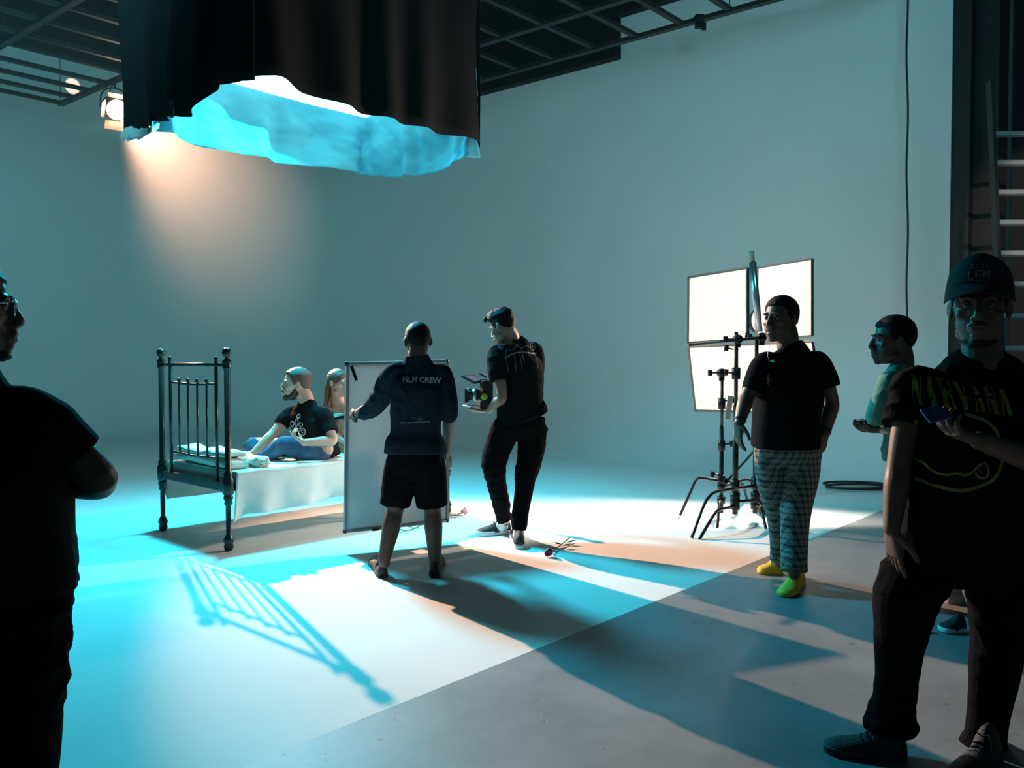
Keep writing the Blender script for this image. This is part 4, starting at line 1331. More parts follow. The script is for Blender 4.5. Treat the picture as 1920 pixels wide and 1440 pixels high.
trousers(pm, J, .97, 'black_trouser', A_(779, 835), .172, .125, [(J['hipL'], .105), (A_(747, 905), .108), (A_(741, 946, .01), .098)], [(J['hipR'], .105), (A_(806, 905, .03), .108), (A_(810, 948, .05), .100)], name='shorts', seed=2, wr=.007)
for cx, cy, dx in ((819, 880, 1),):
    MB().box(A_(832, 895, .02), (.02, .11, .15)).build('cargo_pocket', 'black_trouser', pm, smooth=False, bevel=.008)
sd1 = G(722, 1083); sd2 = G(826, 1079)
shoe(pm, G(718, 1084), G(702, 1052), 'brown_shoe', 'dark_sole', lace_m='dark_sole', sock='black_sock', ankle=J['anL'], high=.0, s=1.05)
shoe(pm, G(815, 1084), G(822, 1050), 'black_shoe', 'dark_sole', lace_m='dark_sole', sock='black_sock', ankle=J['anR'], s=1.05)
band(J['wrL'].lerp(J['elL'], .12), (J['wrL'] - J['elL']), .029, .02, 'wristband', 'black_plastic', pm)
gl = MB()
hc, HH_ = J['head'], J['H']
for sx in (-1, 1):
    gl.tube([hc + HH_ @ V((sx * .084, -.01, .02)), hc + HH_ @ V((sx * .076, .085, .018))], .0022, 6)
    gl.tube([hc + HH_ @ V((sx * (.035 + .026 * math.cos(t)), .105, .010 + .02 * math.sin(t))) for t in [2 * PI * k / 14 for k in range(15)]], .0018, 6)
    gl.tube([hc + HH_ @ V((sx * .061, .105, .012)), hc + HH_ @ V((sx * .076, .085, .018))], .002, 6)
gl.tube([hc + HH_ @ V((-.009, .106, .012)), hc + HH_ @ V((.009, .106, .012))], .002, 6)
gl.build('glasses', 'steel', pm)
bk = (0, 1, 0)
print_text('FILM CREW', A_(755, 711, -.13), A_(825, 714, -.13), .036, sh_, bk, 'print_white', 'lettering', bold=.03)
print_text('www.                   ', A_(750, 793, -.13), A_(763, 793, -.13), .010, sh_, bk, 'print_grey', 'lettering', bold=.02)
for k in range(10):
    a_ = A_(765 + k * 4.1, 793 - k * .22, -.13); MB_ = [a_, A_(768 + k * 4.1, 793 - k * .22, -.13)]
    print_lines([([a_, MB_[1]], .009)], sh_, bk, 'print_grey', 'small_print') if k % 3 != 2 else print_lines([([a_, MB_[1]], .006)], sh_, bk, 'print_grey', 'small_print')
print_lines([([A_(771, 785, -.13), A_(776, 783, -.13), A_(782, 786, -.13), A_(795, 785, -.13)], .002), ([A_(783, 785, -.13), A_(787, 782, -.13), A_(790, 785, -.13), A_(787, 788, -.13), A_(783, 785, -.13)], .0025)], sh_, bk, 'print_grey', 'small_print')

# ------------------------------------------------------------------ the cameraman
Y = 6.72
J = dict(head=A_(943, 614, -.02), H=frame((-.80, .52, -.42)), neck=A_(962, 641, .0),
         shL=A_(933, 663, -.10), shR=A_(1003, 656, .10), hipL=A_(950, 800, -.02), hipR=A_(1000, 800, .06),
         elL=A_(941, 745, -.16), wrL=A_(916, 770, .02), elR=A_(985, 735, .38), wrR=A_(922, 755, .42),
         knL=A_(926, 876, .0), anL=A_(946, 972, .14), knR=A_(988, 885, -.02), anR=A_(973, 990, -.16),
         chest=A_(975, 700), waist=A_(975, 765, .0))
pm = person((P(965, 800, Y).x, Y, 0), 'man in dark printed t-shirt, seen from behind, looking down at his video camera', 'skin_tan', J, s=1.0, head_s=1.06,
            hands=[dict(w_=J['wrL'], d=(-1, .15, -.02), nrm=(.1, .25, 1), thumb=1, curl=(.12, .15, .15, .2), thumb_in=.15),
                   dict(w_=J['wrR'], d=(-1, -.35, -.1), nrm=(.1, -.6, .8), thumb=-1, curl=.6)])
def quiff(p, th):
    k = max(0, min(1, (p.z - .055) / .05))
    f = max(0, min(1, (p.y + .02) / .09))
    return th + .032 * k * f + .012 * k + .006 * k * noise.noise(p * 70)
hair_shell(J['head'], J['H'], 1.06, pm, 'dark_hair', top=.012, side=.004, hair_fn=quiff, lump=.003, front=.078)
hc, HH_ = J['head'], J['H']
q = MB()
for k in range(14):
    a_ = (k / 13 - .5) * .09
    b = hc + HH_ @ V((a_, .065, .118 - abs(a_) * .3)); q.tube(crv([b - HH_ @ V((0, .04, 0)), b, b + HH_ @ V((a_ * .2, .022, .010 + .010 * math.sin(k * 2.1))), b + HH_ @ V((a_ * .2, .040 + .006 * math.sin(k * 3.3), -.010 - .01 * math.sin(k * 1.7)))], 4), [.014] * 5 + [.013] * 4 + [.010] * 3 + [.004], 8)
q.build('forelock', 'dark_hair', pm)
sh_ = shirt(pm, J, 1.0, 'black_tee', A_(979, 782, .02), .205, .15, [[(A_(931, 690, -.14), .068), (A_(934, 714, -.16), .068)], [(A_(1006, 690, .14), .068), (A_(1000, 712, .2), .068)]], w=1.12, d=1.0, seed=5, wr=.007)
trousers(pm, J, 1.0, 'black_trouser', A_(976, 780, .02), .178, .14, [(A_(948, 806, -.02), .115), (A_(930, 850, -.01), .105), (A_(927, 880, .0), .088), (A_(937, 930, .06), .070), (A_(944, 968, .13), .060), (A_(946, 978, .14), .055)], [(A_(998, 806, .05), .115), (A_(994, 850, .02), .105), (A_(987, 885, -.03), .088), (A_(980, 935, -.10), .068), (A_(974, 978, -.15), .062), (A_(973, 994, -.16), .055)], seed=6, wr=.008, name='joggers')
shoe(pm, G(957, 1000), G(893, 1004), 'black_shoe', 'white_sole', lace_m='black_sock', sock='white_sock', ankle=J['anL'], s=1.28, sole_h=.036, high=.008)
shoe(pm, G(974, 1030), G(968, 1000), 'black_shoe', 'white_sole', lace_m='black_sock', sock='white_sock', ankle=J['anR'], s=1.2, sole_h=.036, high=.008)
hm = MB().tube([G(974, 1030) + V((0, .012, .045)), G(974, 1030) + V((0, .006, .065))], .012, 10)
for k in range(2):
    pass
bk = V((-.15, 1, -.05))
def B_(px, py): return P(px, py, Y - .12)
print_lines([([B_(946, 672), B_(953, 668), B_(962, 663), B_(976, 660), B_(990, 660), B_(1003, 661), B_(1013, 660)], .010),
             ([B_(949, 674), B_(952, 698)], .004), ([B_(964, 666), B_(967, 697)], .0035), ([B_(975, 662), B_(979, 694)], .003), ([B_(979, 652), B_(981, 668), B_(984, 681)], .005),
             ([B_(1009, 662), B_(1013, 690)], .003)], sh_, bk, 'print_grey', 'print')
print_lines([([B_(947, 672), B_(950, 655), B_(960, 658), B_(966, 650), B_(972, 648), B_(980, 652), B_(992, 647), B_(998, 651)], .004),
             ([B_(999, 644), B_(1006, 640), B_(1010, 647), B_(1006, 655), B_(1000, 652), B_(999, 644)], .004), ([B_(1003, 646), B_(1006, 650)], .005),
             ([B_(961, 640), B_(970, 646), B_(974, 644)], .003)], sh_, bk, 'print_grey', 'print')
print_lines([([B_(934, 650), B_(941, 654)], .022), ([B_(947, 643), B_(955, 650)], .020)], sh_, bk, 'print_blue', 'print')

# ------------------------------------------------------------------ the camera in his hands
CY = 6.75
def C_(px, py, dy=0): return P(px, py, CY + dy)
cr_ = empty('video_camera', C_(916, 762), 'compact video camera rig with matte box and tilted flip-out monitor, in the cameraman\'s hands', 'camera')
MB().box(C_(914, 738), (.085, .10, .20)).build('camera_body', 'black_plastic', cr_, smooth=False, bevel=.008)
MB().box(C_(906, 722), (.05, .06, .05)).build('monitor_mount', 'black_metal', cr_, smooth=False, bevel=.01)
MB().lathe([(0, 0), (.040, 0), (.040, .03), (.045, .032), (.045, .07), (.038, .075), (.038, .10), (.043, .104), (.043, .125), (0, .13)], C_(903, 740), V((-1, 0, -.02)), 20).build('lens', 'black_plastic', cr_)
MB().lathe([(.0455, .040), (.049, .041), (.049, .06), (.0455, .062)], C_(903, 740), V((-1, 0, -.02)), 20).build('focus_ring', 'steel', cr_)
mt = MB()
c_ = C_(872, 742); r0, r1 = (.030, .030), (.040, .048)
def sq(c, hx, hz): return [c + V((0, a_, b_)) for a_, b_ in ((-hx, -hz), (hx, -hz), (hx, hz), (-hx, hz))]
mt.rings([sq(C_(886, 740), *r0), sq(C_(878, 741), *r1), sq(c_, .046, .054), sq(c_, .040, .048), sq(C_(880, 741), .03, .036)], cap=True)
mt.build('matte_box', 'black_plastic', cr_, smooth=False)
fl = C_(880, 731, -.05)
MB().ell(fl, (.018, .012, .016)).build('filter_knob', mat('teal_knob', (.03, .25, .32), .35), cr_)
for dz in (0, .028):
    MB().tube([C_(868, 761, -.02 + dz * 2), C_(912, 762, -.02 + dz * 2)], .0075, 10).build('support_rod', 'steel', cr_)
MB().box(C_(910, 760), (.08, .09, .05)).build('base_plate', 'black_metal', cr_, smooth=False, bevel=.01)
MB().lathe([(0, 0), (.026, 0), (.028, .01), (.022, .02), (0, .022)], C_(908, 744, -.055), V((0, -1, 0)), 16).build('follow_focus_knob', mat('lime_knob', (.5, .62, .04), .4), cr_)
# monitor: tilted flat slab, screen towards us
m0, m1, m2, m3 = C_(864, 704, -.05), C_(888, 703, .06), C_(908, 714, .03), C_(890, 717, -.09)
mn = (m1 - m0).cross(m3 - m0).normalized()
if mn.z < 0: mn = -mn
sl_ = MB().rings([[p for p in (m0, m1, m2, m3)], [p - mn * .014 for p in (m0, m1, m2, m3)]]).build('monitor', 'black_plastic', cr_, smooth=False, bevel=.003)
cc_ = (m0 + m1 + m2 + m3) / 4
scr = [cc_ + (p - cc_) * .72 + mn * .002 for p in (m0, m1, m2, m3)]
MB().add(scr, [(0, 1, 2, 3)]).build('screen', emis('monitor_glow', (.30, .28, .48), .55), sl_, smooth=False)
MB().tube(crv([C_(916, 723), C_(914, 714), C_(908, 711), C_(899, 712)], 4), .006, 8).build('monitor_arm', 'steel', cr_)
MB().box(C_(906, 704, .05), (.07, .05, .012), Matrix.Rotation(.45, 3, 'Y')).build('top_handle', 'black_plastic', cr_, smooth=False, bevel=.004)
for k in range(5):
    MB().tube(crv([C_(902 + k * 3, 726 + k * 4, -.05), C_(900 + k * 3, 748, -.07), C_(908 + k * 2, 757, -.05)], 5), .0035, 6).build('cable', 'cable', cr_)

# ------------------------------------------------------------------ the big man in plaid trousers
Y = 5.42
def A_(px, py, dy=0.0): return P(px, py, Y + dy)
J = dict(head=A_(1464, 600, .0), H=frame((-.78, -.60, -.02)), neck=A_(1478, 642, .0),
         shL=A_(1433, 680, -.06), shR=A_(1534, 678, .04), hipL=A_(1447, 845, .02), hipR=A_(1505, 845, .03),
         elL=A_(1400, 745, -.12), wrL=A_(1386, 793, -.22), elR=A_(1560, 755, .05), wrR=A_(1546, 815, -.05),
         knL=A_(1462, 955, .08), anL=A_(1463, 1046, .15), knR=A_(1490, 960, -.05), anR=A_(1489, 1066, -.16),
         chest=A_(1478, 715), waist=A_(1474, 780, -.02))
pm = person((P(1476, 900, Y).x, Y, 0), 'big man in black v-neck t-shirt, grey plaid trousers and yellow shoes', 'skin_brown', J, s=1.03, head_s=1.14, torso_w=1.1, arm_r=1.12,
            head_kw=dict(jaw=1.18, mouth_open=.006),
            hands=[dict(w_=J['wrL'], d=(-.10, -.15, -1), nrm=(.9, .2, -.2), thumb=1, s=1.05, curl=(.25, .35, .4, .45)),
                   dict(w_=J['wrR'], d=(-.35, -.1, -1), nrm=(-.5, .85, 0), thumb=-1, s=1.12, curl=(.75, .8, .85, .9), thumb_in=.5)])
hair_shell(J['head'], J['H'], 1.03 * 1.14, pm, 'dark_hair', top=.010, side=.004, lump=.002, front=.070)
st = MB(); st.ell(J['head'] + J['H'] @ (V((0, .052, -.085)) * 1.17), (.052, .050, .040), rot=J['H'])
sh_ = shirt(pm, J, 1.05, 'black_tee', A_(1472, 838, -.01), .205, .165, [[(A_(1419, 708, -.08), .070), (A_(1411, 736, -.10), .068)], [(A_(1547, 702, .05), .072), (A_(1555, 726, .05), .070)]], w=1.16, d=1.15, belly=.035, seed=12, wr=.005)
hc, HH_ = J['head'], J['H']
vn = MB()
a_ = J['neck']
vn.add([a_ + HH_ @ V(p) for p in ((-.055, .075, -.01), (0, .10, -.10), (.055, .075, -.01), (0, .06, .01))], [(0, 1, 3), (1, 2, 3)])
tree, base = bvh(sh_)
vs, fs = [], []
n_ = 10
for i in range(n_ + 1):
    for j in range(n_ + 1 - i):
        u, v_ = i / n_, j / n_
        vs.append(A_(1446, 634, -.16) * (1 - u - v_) + A_(1484, 634, -.16) * u + A_(1457, 662, -.16) * v_)
ix = {}; k = 0
for i in range(n_ + 1):
    for j in range(n_ + 1 - i): ix[i, j] = k; k += 1
for i in range(n_):
    for j in range(n_ - i):
        fs.append((ix[i, j], ix[i + 1, j], ix[i, j + 1]))
        if (i + 1, j + 1) in ix: fs.append((ix[i + 1, j], ix[i + 1, j + 1], ix[i, j + 1]))
lay(vs, fs, tree, base, V((0, 1, 0)), 'v_neck_skin', 'skin_brown', sh_, off=.003)
trousers(pm, J, 1.03, 'plaid', A_(1474, 800), .175, .135, [(J['hipL'], .112), (A_(1446, 890, .05), .102), (A_(1458, 950, .08), .082), (A_(1462, 1005, .12), .066), (A_(1463, 1052, .15), .068)], [(J['hipR'], .112), (A_(1500, 900, -.0), .108), (A_(1492, 960, -.05), .092), (A_(1490, 1020, -.10), .080), (A_(1490, 1072, -.16), .082)], seed=14, wr=.010, f=(8, 8, 10))
shoe(pm, G(1468, 1076), G(1420, 1074), 'yellow_shoe', 'yellow_shoe', lace_m='yellow_lace', s=1.12, high=.012)
shoe(pm, G(1500, 1092), G(1470, 1120), 'yellow_shoe', 'yellow_shoe', lace_m='yellow_lace', s=1.15, high=.012)
ch_ = MB()
pts = [A_(1447, 640, -.15), A_(1441, 655, -.185), A_(1440, 670, -.2), A_(1446, 678, -.20), A_(1454, 679, -.2)]
ch_.tube(crv(pts, 6), .0014, 6); ch_.build('necklace', 'alu', pm)
MB().ell(A_(1450, 677, -.215), (.009, .009, .009)).build('pendant', 'turquoise', pm)
print_lines([([A_(1443, 702, -.16), A_(1442, 722, -.16)], .010), ([A_(1438, 710, -.16), A_(1447, 712, -.16)], .008)], sh_, V((0, 1, 0)), 'print_grey', 'cross_print')
band(J['wrR'].lerp(J['elR'], .12), J['wrR'] - J['elR'], .032, .024, 'wristwatch', 'black_plastic', pm)
band(J['wrL'].lerp(J['elL'], .10), J['wrL'] - J['elL'], .031, .016, 'bracelet', 'black_plastic', pm)

# ------------------------------------------------------------------ the young man in the mint shirt
Y = 5.02
J = dict(head=A_(1674, 640, .0), H=frame((-1, .10, -.03)), neck=A_(1692, 690, .0),
         shL=A_(1668, 716, -.17), shR=A_(1705, 712, .18), hipL=A_(1705, 868, -.08), hipR=A_(1715, 868, .10),
         elL=A_(1663, 790, -.2), wrL=A_(1656, 806, -.05), elR=A_(1690, 790, .24), wrR=A_(1632, 804, .10),
         knL=A_(1700, 990, -.10), anL=A_(1703, 1135, -.10), knR=A_(1745, 1005, .05), anR=A_(1797, 1150, -.05),
         chest=A_(1692, 745), waist=A_(1702, 815))
J['elL'] = A_(1676, 800, -.26)
pm = person((P(1705, 868, Y).x, Y, 0), 'young man in mint green shirt, in profile, holding a phone flat with both hands', 'skin_dark', J, s=.97, head_s=1.18,
            hands=[dict(w_=J['wrL'], d=(-1, .25, .05), nrm=(-.1, .5, .8), thumb=1, s=.95, curl=(.55, .6, .6, .65), thumb_in=.5),
                   dict(w_=J['wrR'], d=(-1, -.4, .02), nrm=(.1, -.3, .9), thumb=-1, s=.95, curl=(.55, .5, .5, .5), thumb_in=.5)])
hair_shell(J['head'], J['H'], .97 * 1.18, pm, 'dark_hair', top=.012, side=.006, lump=.0015, front=.068)
sh_ = shirt(pm, J, .97, 'mint', A_(1704, 860), .17, .14, [[(A_(1656, 745, -.20), .060), (A_(1645, 775, -.18), .060), (A_(1644, 784, -.16), .058)], [(A_(1690, 750, .2), .062), (A_(1685, 780, .2), .064)]], seed=21, wr=.006)
trousers(pm, J, .97, 'pale_trouser', A_(1709, 850), .15, .12, [(J['hipL'], .098), (A_(1700, 930, -.1), .092), (J['knL'], .075), (A_(1702, 1060, -.1), .066), (A_(1703, 1135, -.1), .062)], [(J['hipR'], .098), (A_(1728, 935, .08), .092), (J['knR'], .075), (A_(1772, 1080, .0), .062), (A_(1796, 1148, -.04), .056)], seed=22)
shoe(pm, G(1716, 1180), G(1660, 1178), 'black_shoe', 'white_sole')
shoe(pm, G(1808, 1184), G(1762, 1184), 'black_shoe', 'white_sole')
ph = MB().box(P(1631, 787, Y - .02), (.165, .082, .012), Matrix.Rotation(-.12, 3, 'Y')).build('phone', 'black_plastic', None, smooth=False, bevel=.004, origin=P(1631, 787, Y - .02))
tag(ph, 'dark phone held flat by the young man in the mint shirt', 'phone')
MB().box(P(1631, 787, Y - .02) + V((-.0007, 0, .0056)), (.145, .068, .001), Matrix.Rotation(-.12, 3, 'Y')).build('screen', mat('phone_glass', (.22, .42, .44), .15), ph, smooth=False)

# ------------------------------------------------------------------ the man in the cap at the right edge
Y = 3.05
J = dict(head=A_(1836, 579, .0), H=frame((-.56, -1, -.02)), neck=A_(1842, 660, .02),
         shL=A_(1714, 722, .05), shR=A_(1958, 714, .05), hipL=A_(1752, 1030, .0), hipR=A_(1868, 1030, .02),
         elL=A_(1685, 875, .0), wrL=A_(1672, 990, -.06), elR=A_(1985, 880, -.10), wrR=A_(1836, 826, -.34),
         knL=A_(1692, 1180, .0), anL=A_(1672, 1365, .02), knR=A_(1868, 1190, .02), anR=A_(1840, 1385, .10),
         chest=A_(1836, 790), waist=A_(1815, 920))
pm = person((P(1810, 1000, Y).x, Y, 0), 'man in grey cap and black NIRVANA t-shirt looking up from his phone', 'skin_brown', J, s=1.02, head_s=1.12, arm_r=1.05, voxel=.0045, head_kw=dict(jaw=1.08),
            hands=[dict(w_=J['wrL'], d=(.12, .05, -1), nrm=(.95, .15, .1), thumb=1, s=1.1, curl=(.12, .16, .2, .22), spread=.03),
                   dict(w_=J['wrR'], d=(-1, -.10, .32), nrm=(.25, .1, 1), thumb=1, s=1.05, curl=(.55, .6, .6, .6), thumb_in=.35)])
hair_shell(J['head'], J['H'], 1.14, pm, 'dark_hair', top=.002, side=.003, lump=.001, front=.068)
sh_ = shirt(pm, J, 1.02, 'black_tee', A_(1806, 1062, -.0), .24, .15, [[(A_(1698, 755, .04), .064), (A_(1688, 797, .02), .066)], [(A_(1968, 750, .0), .070), (A_(1980, 800, -.03), .072)]], w=1.22, d=1.06, belly=.01, seed=31, neck_drop=.004, wr=.006, voxel=.006, collar_r=.078)
trousers(pm, J, 1.02, 'black_trouser', A_(1812, 1020), .195, .14, [(J['hipL'], .118), (A_(1700, 1110, .0), .112), (A_(1690, 1180, .0), .092), (A_(1682, 1270, .0), .078), (A_(1672, 1335, .02), .074), (A_(1670, 1358, .02), .088), (A_(1670, 1372, .02), .072)], [(J['hipR'], .118), (A_(1878, 1110, .01), .112), (A_(1872, 1190, .02), .094), (A_(1860, 1290, .05), .078), (A_(1848, 1380, .08), .074), (A_(1844, 1400, .1), .085), (A_(1842, 1412, .1), .074)], seed=32, wr=.010, crotch=A_(1800, 1100), voxel=.006)
shoe(pm, G(1700, 1425), G(1545, 1405), 'black_shoe', 'dark_sole', lace_m='black_sock', s=1.12, high=.03)
shoe(pm, G(1864, 1422), G(1796, 1468), 'black_shoe', 'dark_sole', lace_m='black_sock', s=1.12, high=.03)
# cap
hc, HH_ = J['head'], J['H']; cs = 1.14
M['cap'] = cloth('dark_grey_cap_cloth', (.045, .05, .052))
rings = []
for i in range(16):
    t = i / 15 * PI / 2
    ring = []
    for j in range(40):
        a_ = 2 * PI * j / 40
        hgt = .092 * (1 + .10 * max(0, math.sin(a_)))
        ring.append(hc + HH_ @ (V((math.cos(a_) * .090 * math.cos(t) ** .72, math.sin(a_) * .108 * math.cos(t) ** .72 - .010, .060 + hgt * math.sin(t) + .006 * math.sin(a_))) * cs))
    rings.append(ring)
cap = MB().rings(rings, cap=False).build('cap', 'cap', pm, solid=.004)
rows = []
for i in range(9):
    u = i / 8; row = []
    for j in range(21):
        a_ = math.radians(8 + 164 * j / 20)
        ca, sa = math.cos(a_), math.sin(a_)
        row.append(hc + HH_ @ (V((ca * (.091 + .003 * u), sa * .108 - .010 + u * .088 * sa ** .45, .066 - .030 * u - .020 * abs(ca) ** 2 * u + .004 * sa)) * cs))
    rows.append(row)
MB().rings(rows, closed=False).build('brim', 'cap', cap, solid=.005)
MB().ell(hc + HH_ @ (V((0, -.010, .154)) * cs), (.008, .008, .005)).build('button', 'cap', cap)
fr3 = HH_ @ V((0, 1, 0))
cR_ = HH_ @ V((1, 0, 0)); cU = HH_ @ V((0, .25, 1)); o_ = hc + HH_ @ (V((0, .2, .100)) * cs)
lf = lambda x, z: o_ - cR_ * x * -1 + cU * z
def cap_line(pts, wd): return ([o_ + cR_ * x + cU * z for x, z in pts], wd)
X = -1
L_ = [cap_line([(X * -.030, .010), (X * -.030, -.014), (X * -.015, -.014)], .006),
      cap_line([(X * -.008, -.014), (X * -.008, .010), (X * .008, .010)], .006), cap_line([(X * -.008, -.002), (X * .006, -.002)], .005),
      cap_line([(X * .014, -.014), (X * .014, .010), (X * .022, -.004), (X * .030, .010), (X * .030, -.014)], .0055),
      cap_line([(X * -.030, -.022), (X * .030, -.022)], .003)]
for k in range(4):
    x0 = -.026 + k * .015
    L_.append(cap_line([(X * x0, .018), (X * (x0 + .009), .023)], .0045)); L_.append(cap_line([(X * (x0 + .008), .028), (X * x0, .034)], .0045))
print_lines(L_, cap, -fr3, 'print_grey', 'lettering')
# goatee and moustache
gt = MB(); gt.ell(hc + HH_ @ (V((0, .080, -.104)) * cs), (.027, .017, .020), rot=HH_)
gt.tube(crv([hc + HH_ @ (V(p) * cs) for p in ((-.046, .050, -.100), (-.02, .083, -.112), (.02, .083, -.112), (.046, .050, -.100))], 5), [.006] * 5 + [.010] * 6 + [.006] * 5, 8)
gt.build('goatee', 'beard', pm)
MB().tube(crv([hc + HH_ @ (V(p) * cs) for p in ((-.026, .096, -.055), (-.01, .108, -.046), (.01, .108, -.046), (.026, .096, -.055))], 5), [.0025] * 3 + [.004] * 10 + [.0025] * 3, 8).build('moustache', 'beard', pm)
# NIRVANA lettering: condensed serif capitals drawn as strokes, pressed on to the shirt
def serif_word(word, p0, p1, height, wd):
    """strokes in a unit box per letter"""
    T_, t_ = .40, .13
    G_ = {'N': [([(.12, 0), (.12, 1)], t_), ([(.20, 1), (.80, 0)], T_), ([(.88, 0), (.88, 1)], t_), ([(0, 1), (.3, 1)], .05), ([(0, 0), (.25, 0)], .05), ([(.75, 1), (1, 1)], .05)],
          'I': [([(.5, 0), (.5, 1)], T_), ([(.25, 1), (.75, 1)], .05), ([(.25, 0), (.75, 0)], .05)],
          'R': [([(.2, 0), (.2, 1)], T_), ([(.3, .97), (.7, .95), (.88, .76), (.7, .55), (.3, .52)], .16), ([(.55, .52), (.72, .35), (.82, .05), (1, .02)], .22), ([(0, 0), (.45, 0)], .05)],
          'V': [([(.18, 1), (.52, 0)], T_), ([(.86, 1), (.56, 0)], t_), ([(0, 1), (.4, 1)], .05), ([(.7, 1), (1, 1)], .05)],
          'A': [([(.48, 1), (.14, 0)], t_), ([(.48, 1), (.80, 0)], T_), ([(.25, .3), (.65, .3)], .05), ([(0, 0), (.28, 0)], .05), ([(.6, 0), (1, 0)], .05)]}
    n = len(word); r = (V(p1) - V(p0)) / n; lw = r.length
    out = []
    for i, ch in enumerate(word):
        for pts, w2 in G_[ch]:
            q = [V(p0) + r * (i + .08 + x * .80) + V((0, 0, 1)) * (y - .5) * height for x, y in pts]
            out.append((q, w2 * lw * .80))
    return out
fd = V((.10, 1, 0))
def F_(px, py): return P(px, py, Y - .15)
print_lines(serif_word('NIRVANA', F_(1735, 732), F_(1906, 752), .100, 0), sh_, fd, 'print_yellow', 'lettering')
sm_ = [F_(1742, 792), F_(1738, 806), F_(1728, 814), F_(1724, 822), F_(1727, 832), F_(1722, 842), F_(1715, 852), F_(1716, 872), F_(1722, 888), F_(1734, 902), F_(1755, 912), F_(1775, 917), F_(1795, 921), F_(1815, 920), F_(1835, 914), F_(1855, 905), F_(1870, 890), F_(1878, 868), F_(1880, 850), F_(1876, 830), F_(1870, 810), F_(1858, 795), F_(1846, 787), F_(1832, 782), F_(1816, 777)]
mo_ = [F_(1732, 842), F_(1729, 850), F_(1732, 862), F_(1742, 869), F_(1750, 874), F_(1758, 885), F_(1770, 891), F_(1783, 893), F_(1796, 889), F_(1812, 892), F_(1824, 886), F_(1834, 876), F_(1846, 868), F_(1852, 876), F_(1853, 888), F_(1846, 897), F_(1836, 895), F_(1829, 886)]
print_lines([(sm_, .011), (mo_, .008), ([F_(1734, 841), F_(1726, 846)], .007), ([F_(1836, 880), F_(1842, 887)], .004)], sh_, fd, 'print_yellow', 'print')
# his phone
pp = [F_(1729, 768), F_(1762, 759), F_(1776, 772), F_(1745, 786)]
pp = [P(1727, 766, Y - .40), P(1762, 758, Y - .34), P(1790, 781, Y - .36), P(1748, 792, Y - .43)]
nn_ = (pp[1] - pp[0]).cross(pp[3] - pp[0]).normalized()
if nn_.y > 0: nn_ = -nn_
ph = MB().rings([[q for q in pp], [q - nn_ * .010 for q in pp]]).build('phone', 'blue_phone', None, smooth=False, bevel=.003, origin=pp[0])
tag(ph, 'dark blue phone in the hand of the man in the cap', 'phone')
MB().lathe([(0, 0), (.007, 0), (.007, .002), (0, .002)], pp[0].lerp(pp[2], .25) + nn_ * .0005, nn_, 12).build('camera_lens', 'black_plastic', ph)

# ------------------------------------------------------------------ the big dark man at the left edge, arms folded
Y = 2.42
J = dict(head=A_(-62, 582, .0), H=frame((.93, .45, -.02)), neck=A_(-75, 672, .0),
         shL=A_(-175, 735, -.05), shR=A_(45, 768, .02), hipL=A_(-92, 1130, -.02), hipR=A_(28, 1130, .04),
         elL=A_(-160, 930, .22), wrL=A_(-10, 905, .32), elR=A_(188, 900, .10), wrR=A_(60, 905, .26),
         knL=A_(-80, 1380, .0), anL=A_(-70, 1640, .0), knR=A_(50, 1380, .05), anR=A_(40, 1640, .05),
         chest=A_(-50, 830), waist=A_(-35, 1010))
pm = person((P(-30, 900, Y).x, Y, 0), 'heavy man in black seen from behind at the left edge, elbow out, arms folded', 'skin_dark', J, s=1.05, head_s=1.12, voxel=.006, torso_w=1.15, arm_r=1.25,
            hands=[dict(w_=J['wrL'], d=(.9, .3, .1), nrm=(.2, -.9, 0), thumb=1, curl=.5), dict(w_=J['wrR'], d=(-.9, .2, .05), nrm=(.2, -.5, -.6), thumb=-1, curl=.4)])
hair_shell(J['head'], J['H'], 1.05 * 1.12, pm, 'dark_hair', top=.006, side=.003, lump=.001, front=.060)
st = MB(); hc, HH_ = J['head'], J['H']
st.tube(crv([hc + HH_ @ (V(p) * 1.17) for p in ((-.05, .03, -.088), (-.02, .078, -.104), (.02, .078, -.104), (.05, .03, -.088))], 5), [.006] * 5 + [.011] * 6 + [.006] * 5, 8)
st.ell(hc + HH_ @ (V((0, .072, -.102)) * 1.17), (.026, .02, .02), rot=HH_)
st.build('beard', 'beard', pm)
gl = MB()
for sx in (-1, 1):
    gl.tube([hc + HH_ @ V((sx * .094, -.01, .022)), hc + HH_ @ V((sx * .078, .098, .02))], .0025, 6)
    gl.tube([hc + HH_ @ V((sx * (.036 + .028 * math.cos(t)), .117, .010 + .022 * math.sin(t))) for t in [2 * PI * k / 14 for k in range(15)]], .0022, 6)
gl.tube([hc + HH_ @ V((-.01, .119, .012)), hc + HH_ @ V((.01, .119, .012))], .0022, 6)
gl.build('glasses', 'steel', pm)
sh_ = shirt(pm, J, 1.08, 'black_tee', A_(-28, 1118, .0), .235, .20, [[(A_(-180, 800, .05), .105), (A_(-175, 850, .12), .105)], [(A_(78, 795, .03), .090), (A_(112, 830, .05), .090), (A_(140, 858, .07), .088)]], w=1.30, d=1.25, belly=.06, seed=41, wr=.007, collar_r=.085)
trousers(pm, J, 1.08, 'black_trouser', A_(-30, 1105), .21, .17, [(J['hipL'], .135), (A_(-85, 1250, .0), .125), (J['knL'], .105), (A_(-75, 1520), .095), (A_(-70, 1640), .09)], [(J['hipR'], .140), (A_(42, 1250, .03), .118), (A_(40, 1380, .05), .105), (A_(36, 1520, .05), .095), (A_(36, 1640, .05), .09)], seed=42, wr=.007)
shoe(pm, V((J['anL'].x, Y - .06, 0)), V((J['anL'].x + .02, Y + .22, 0)), 'black_shoe', 'dark_sole', s=1.1, high=.03)
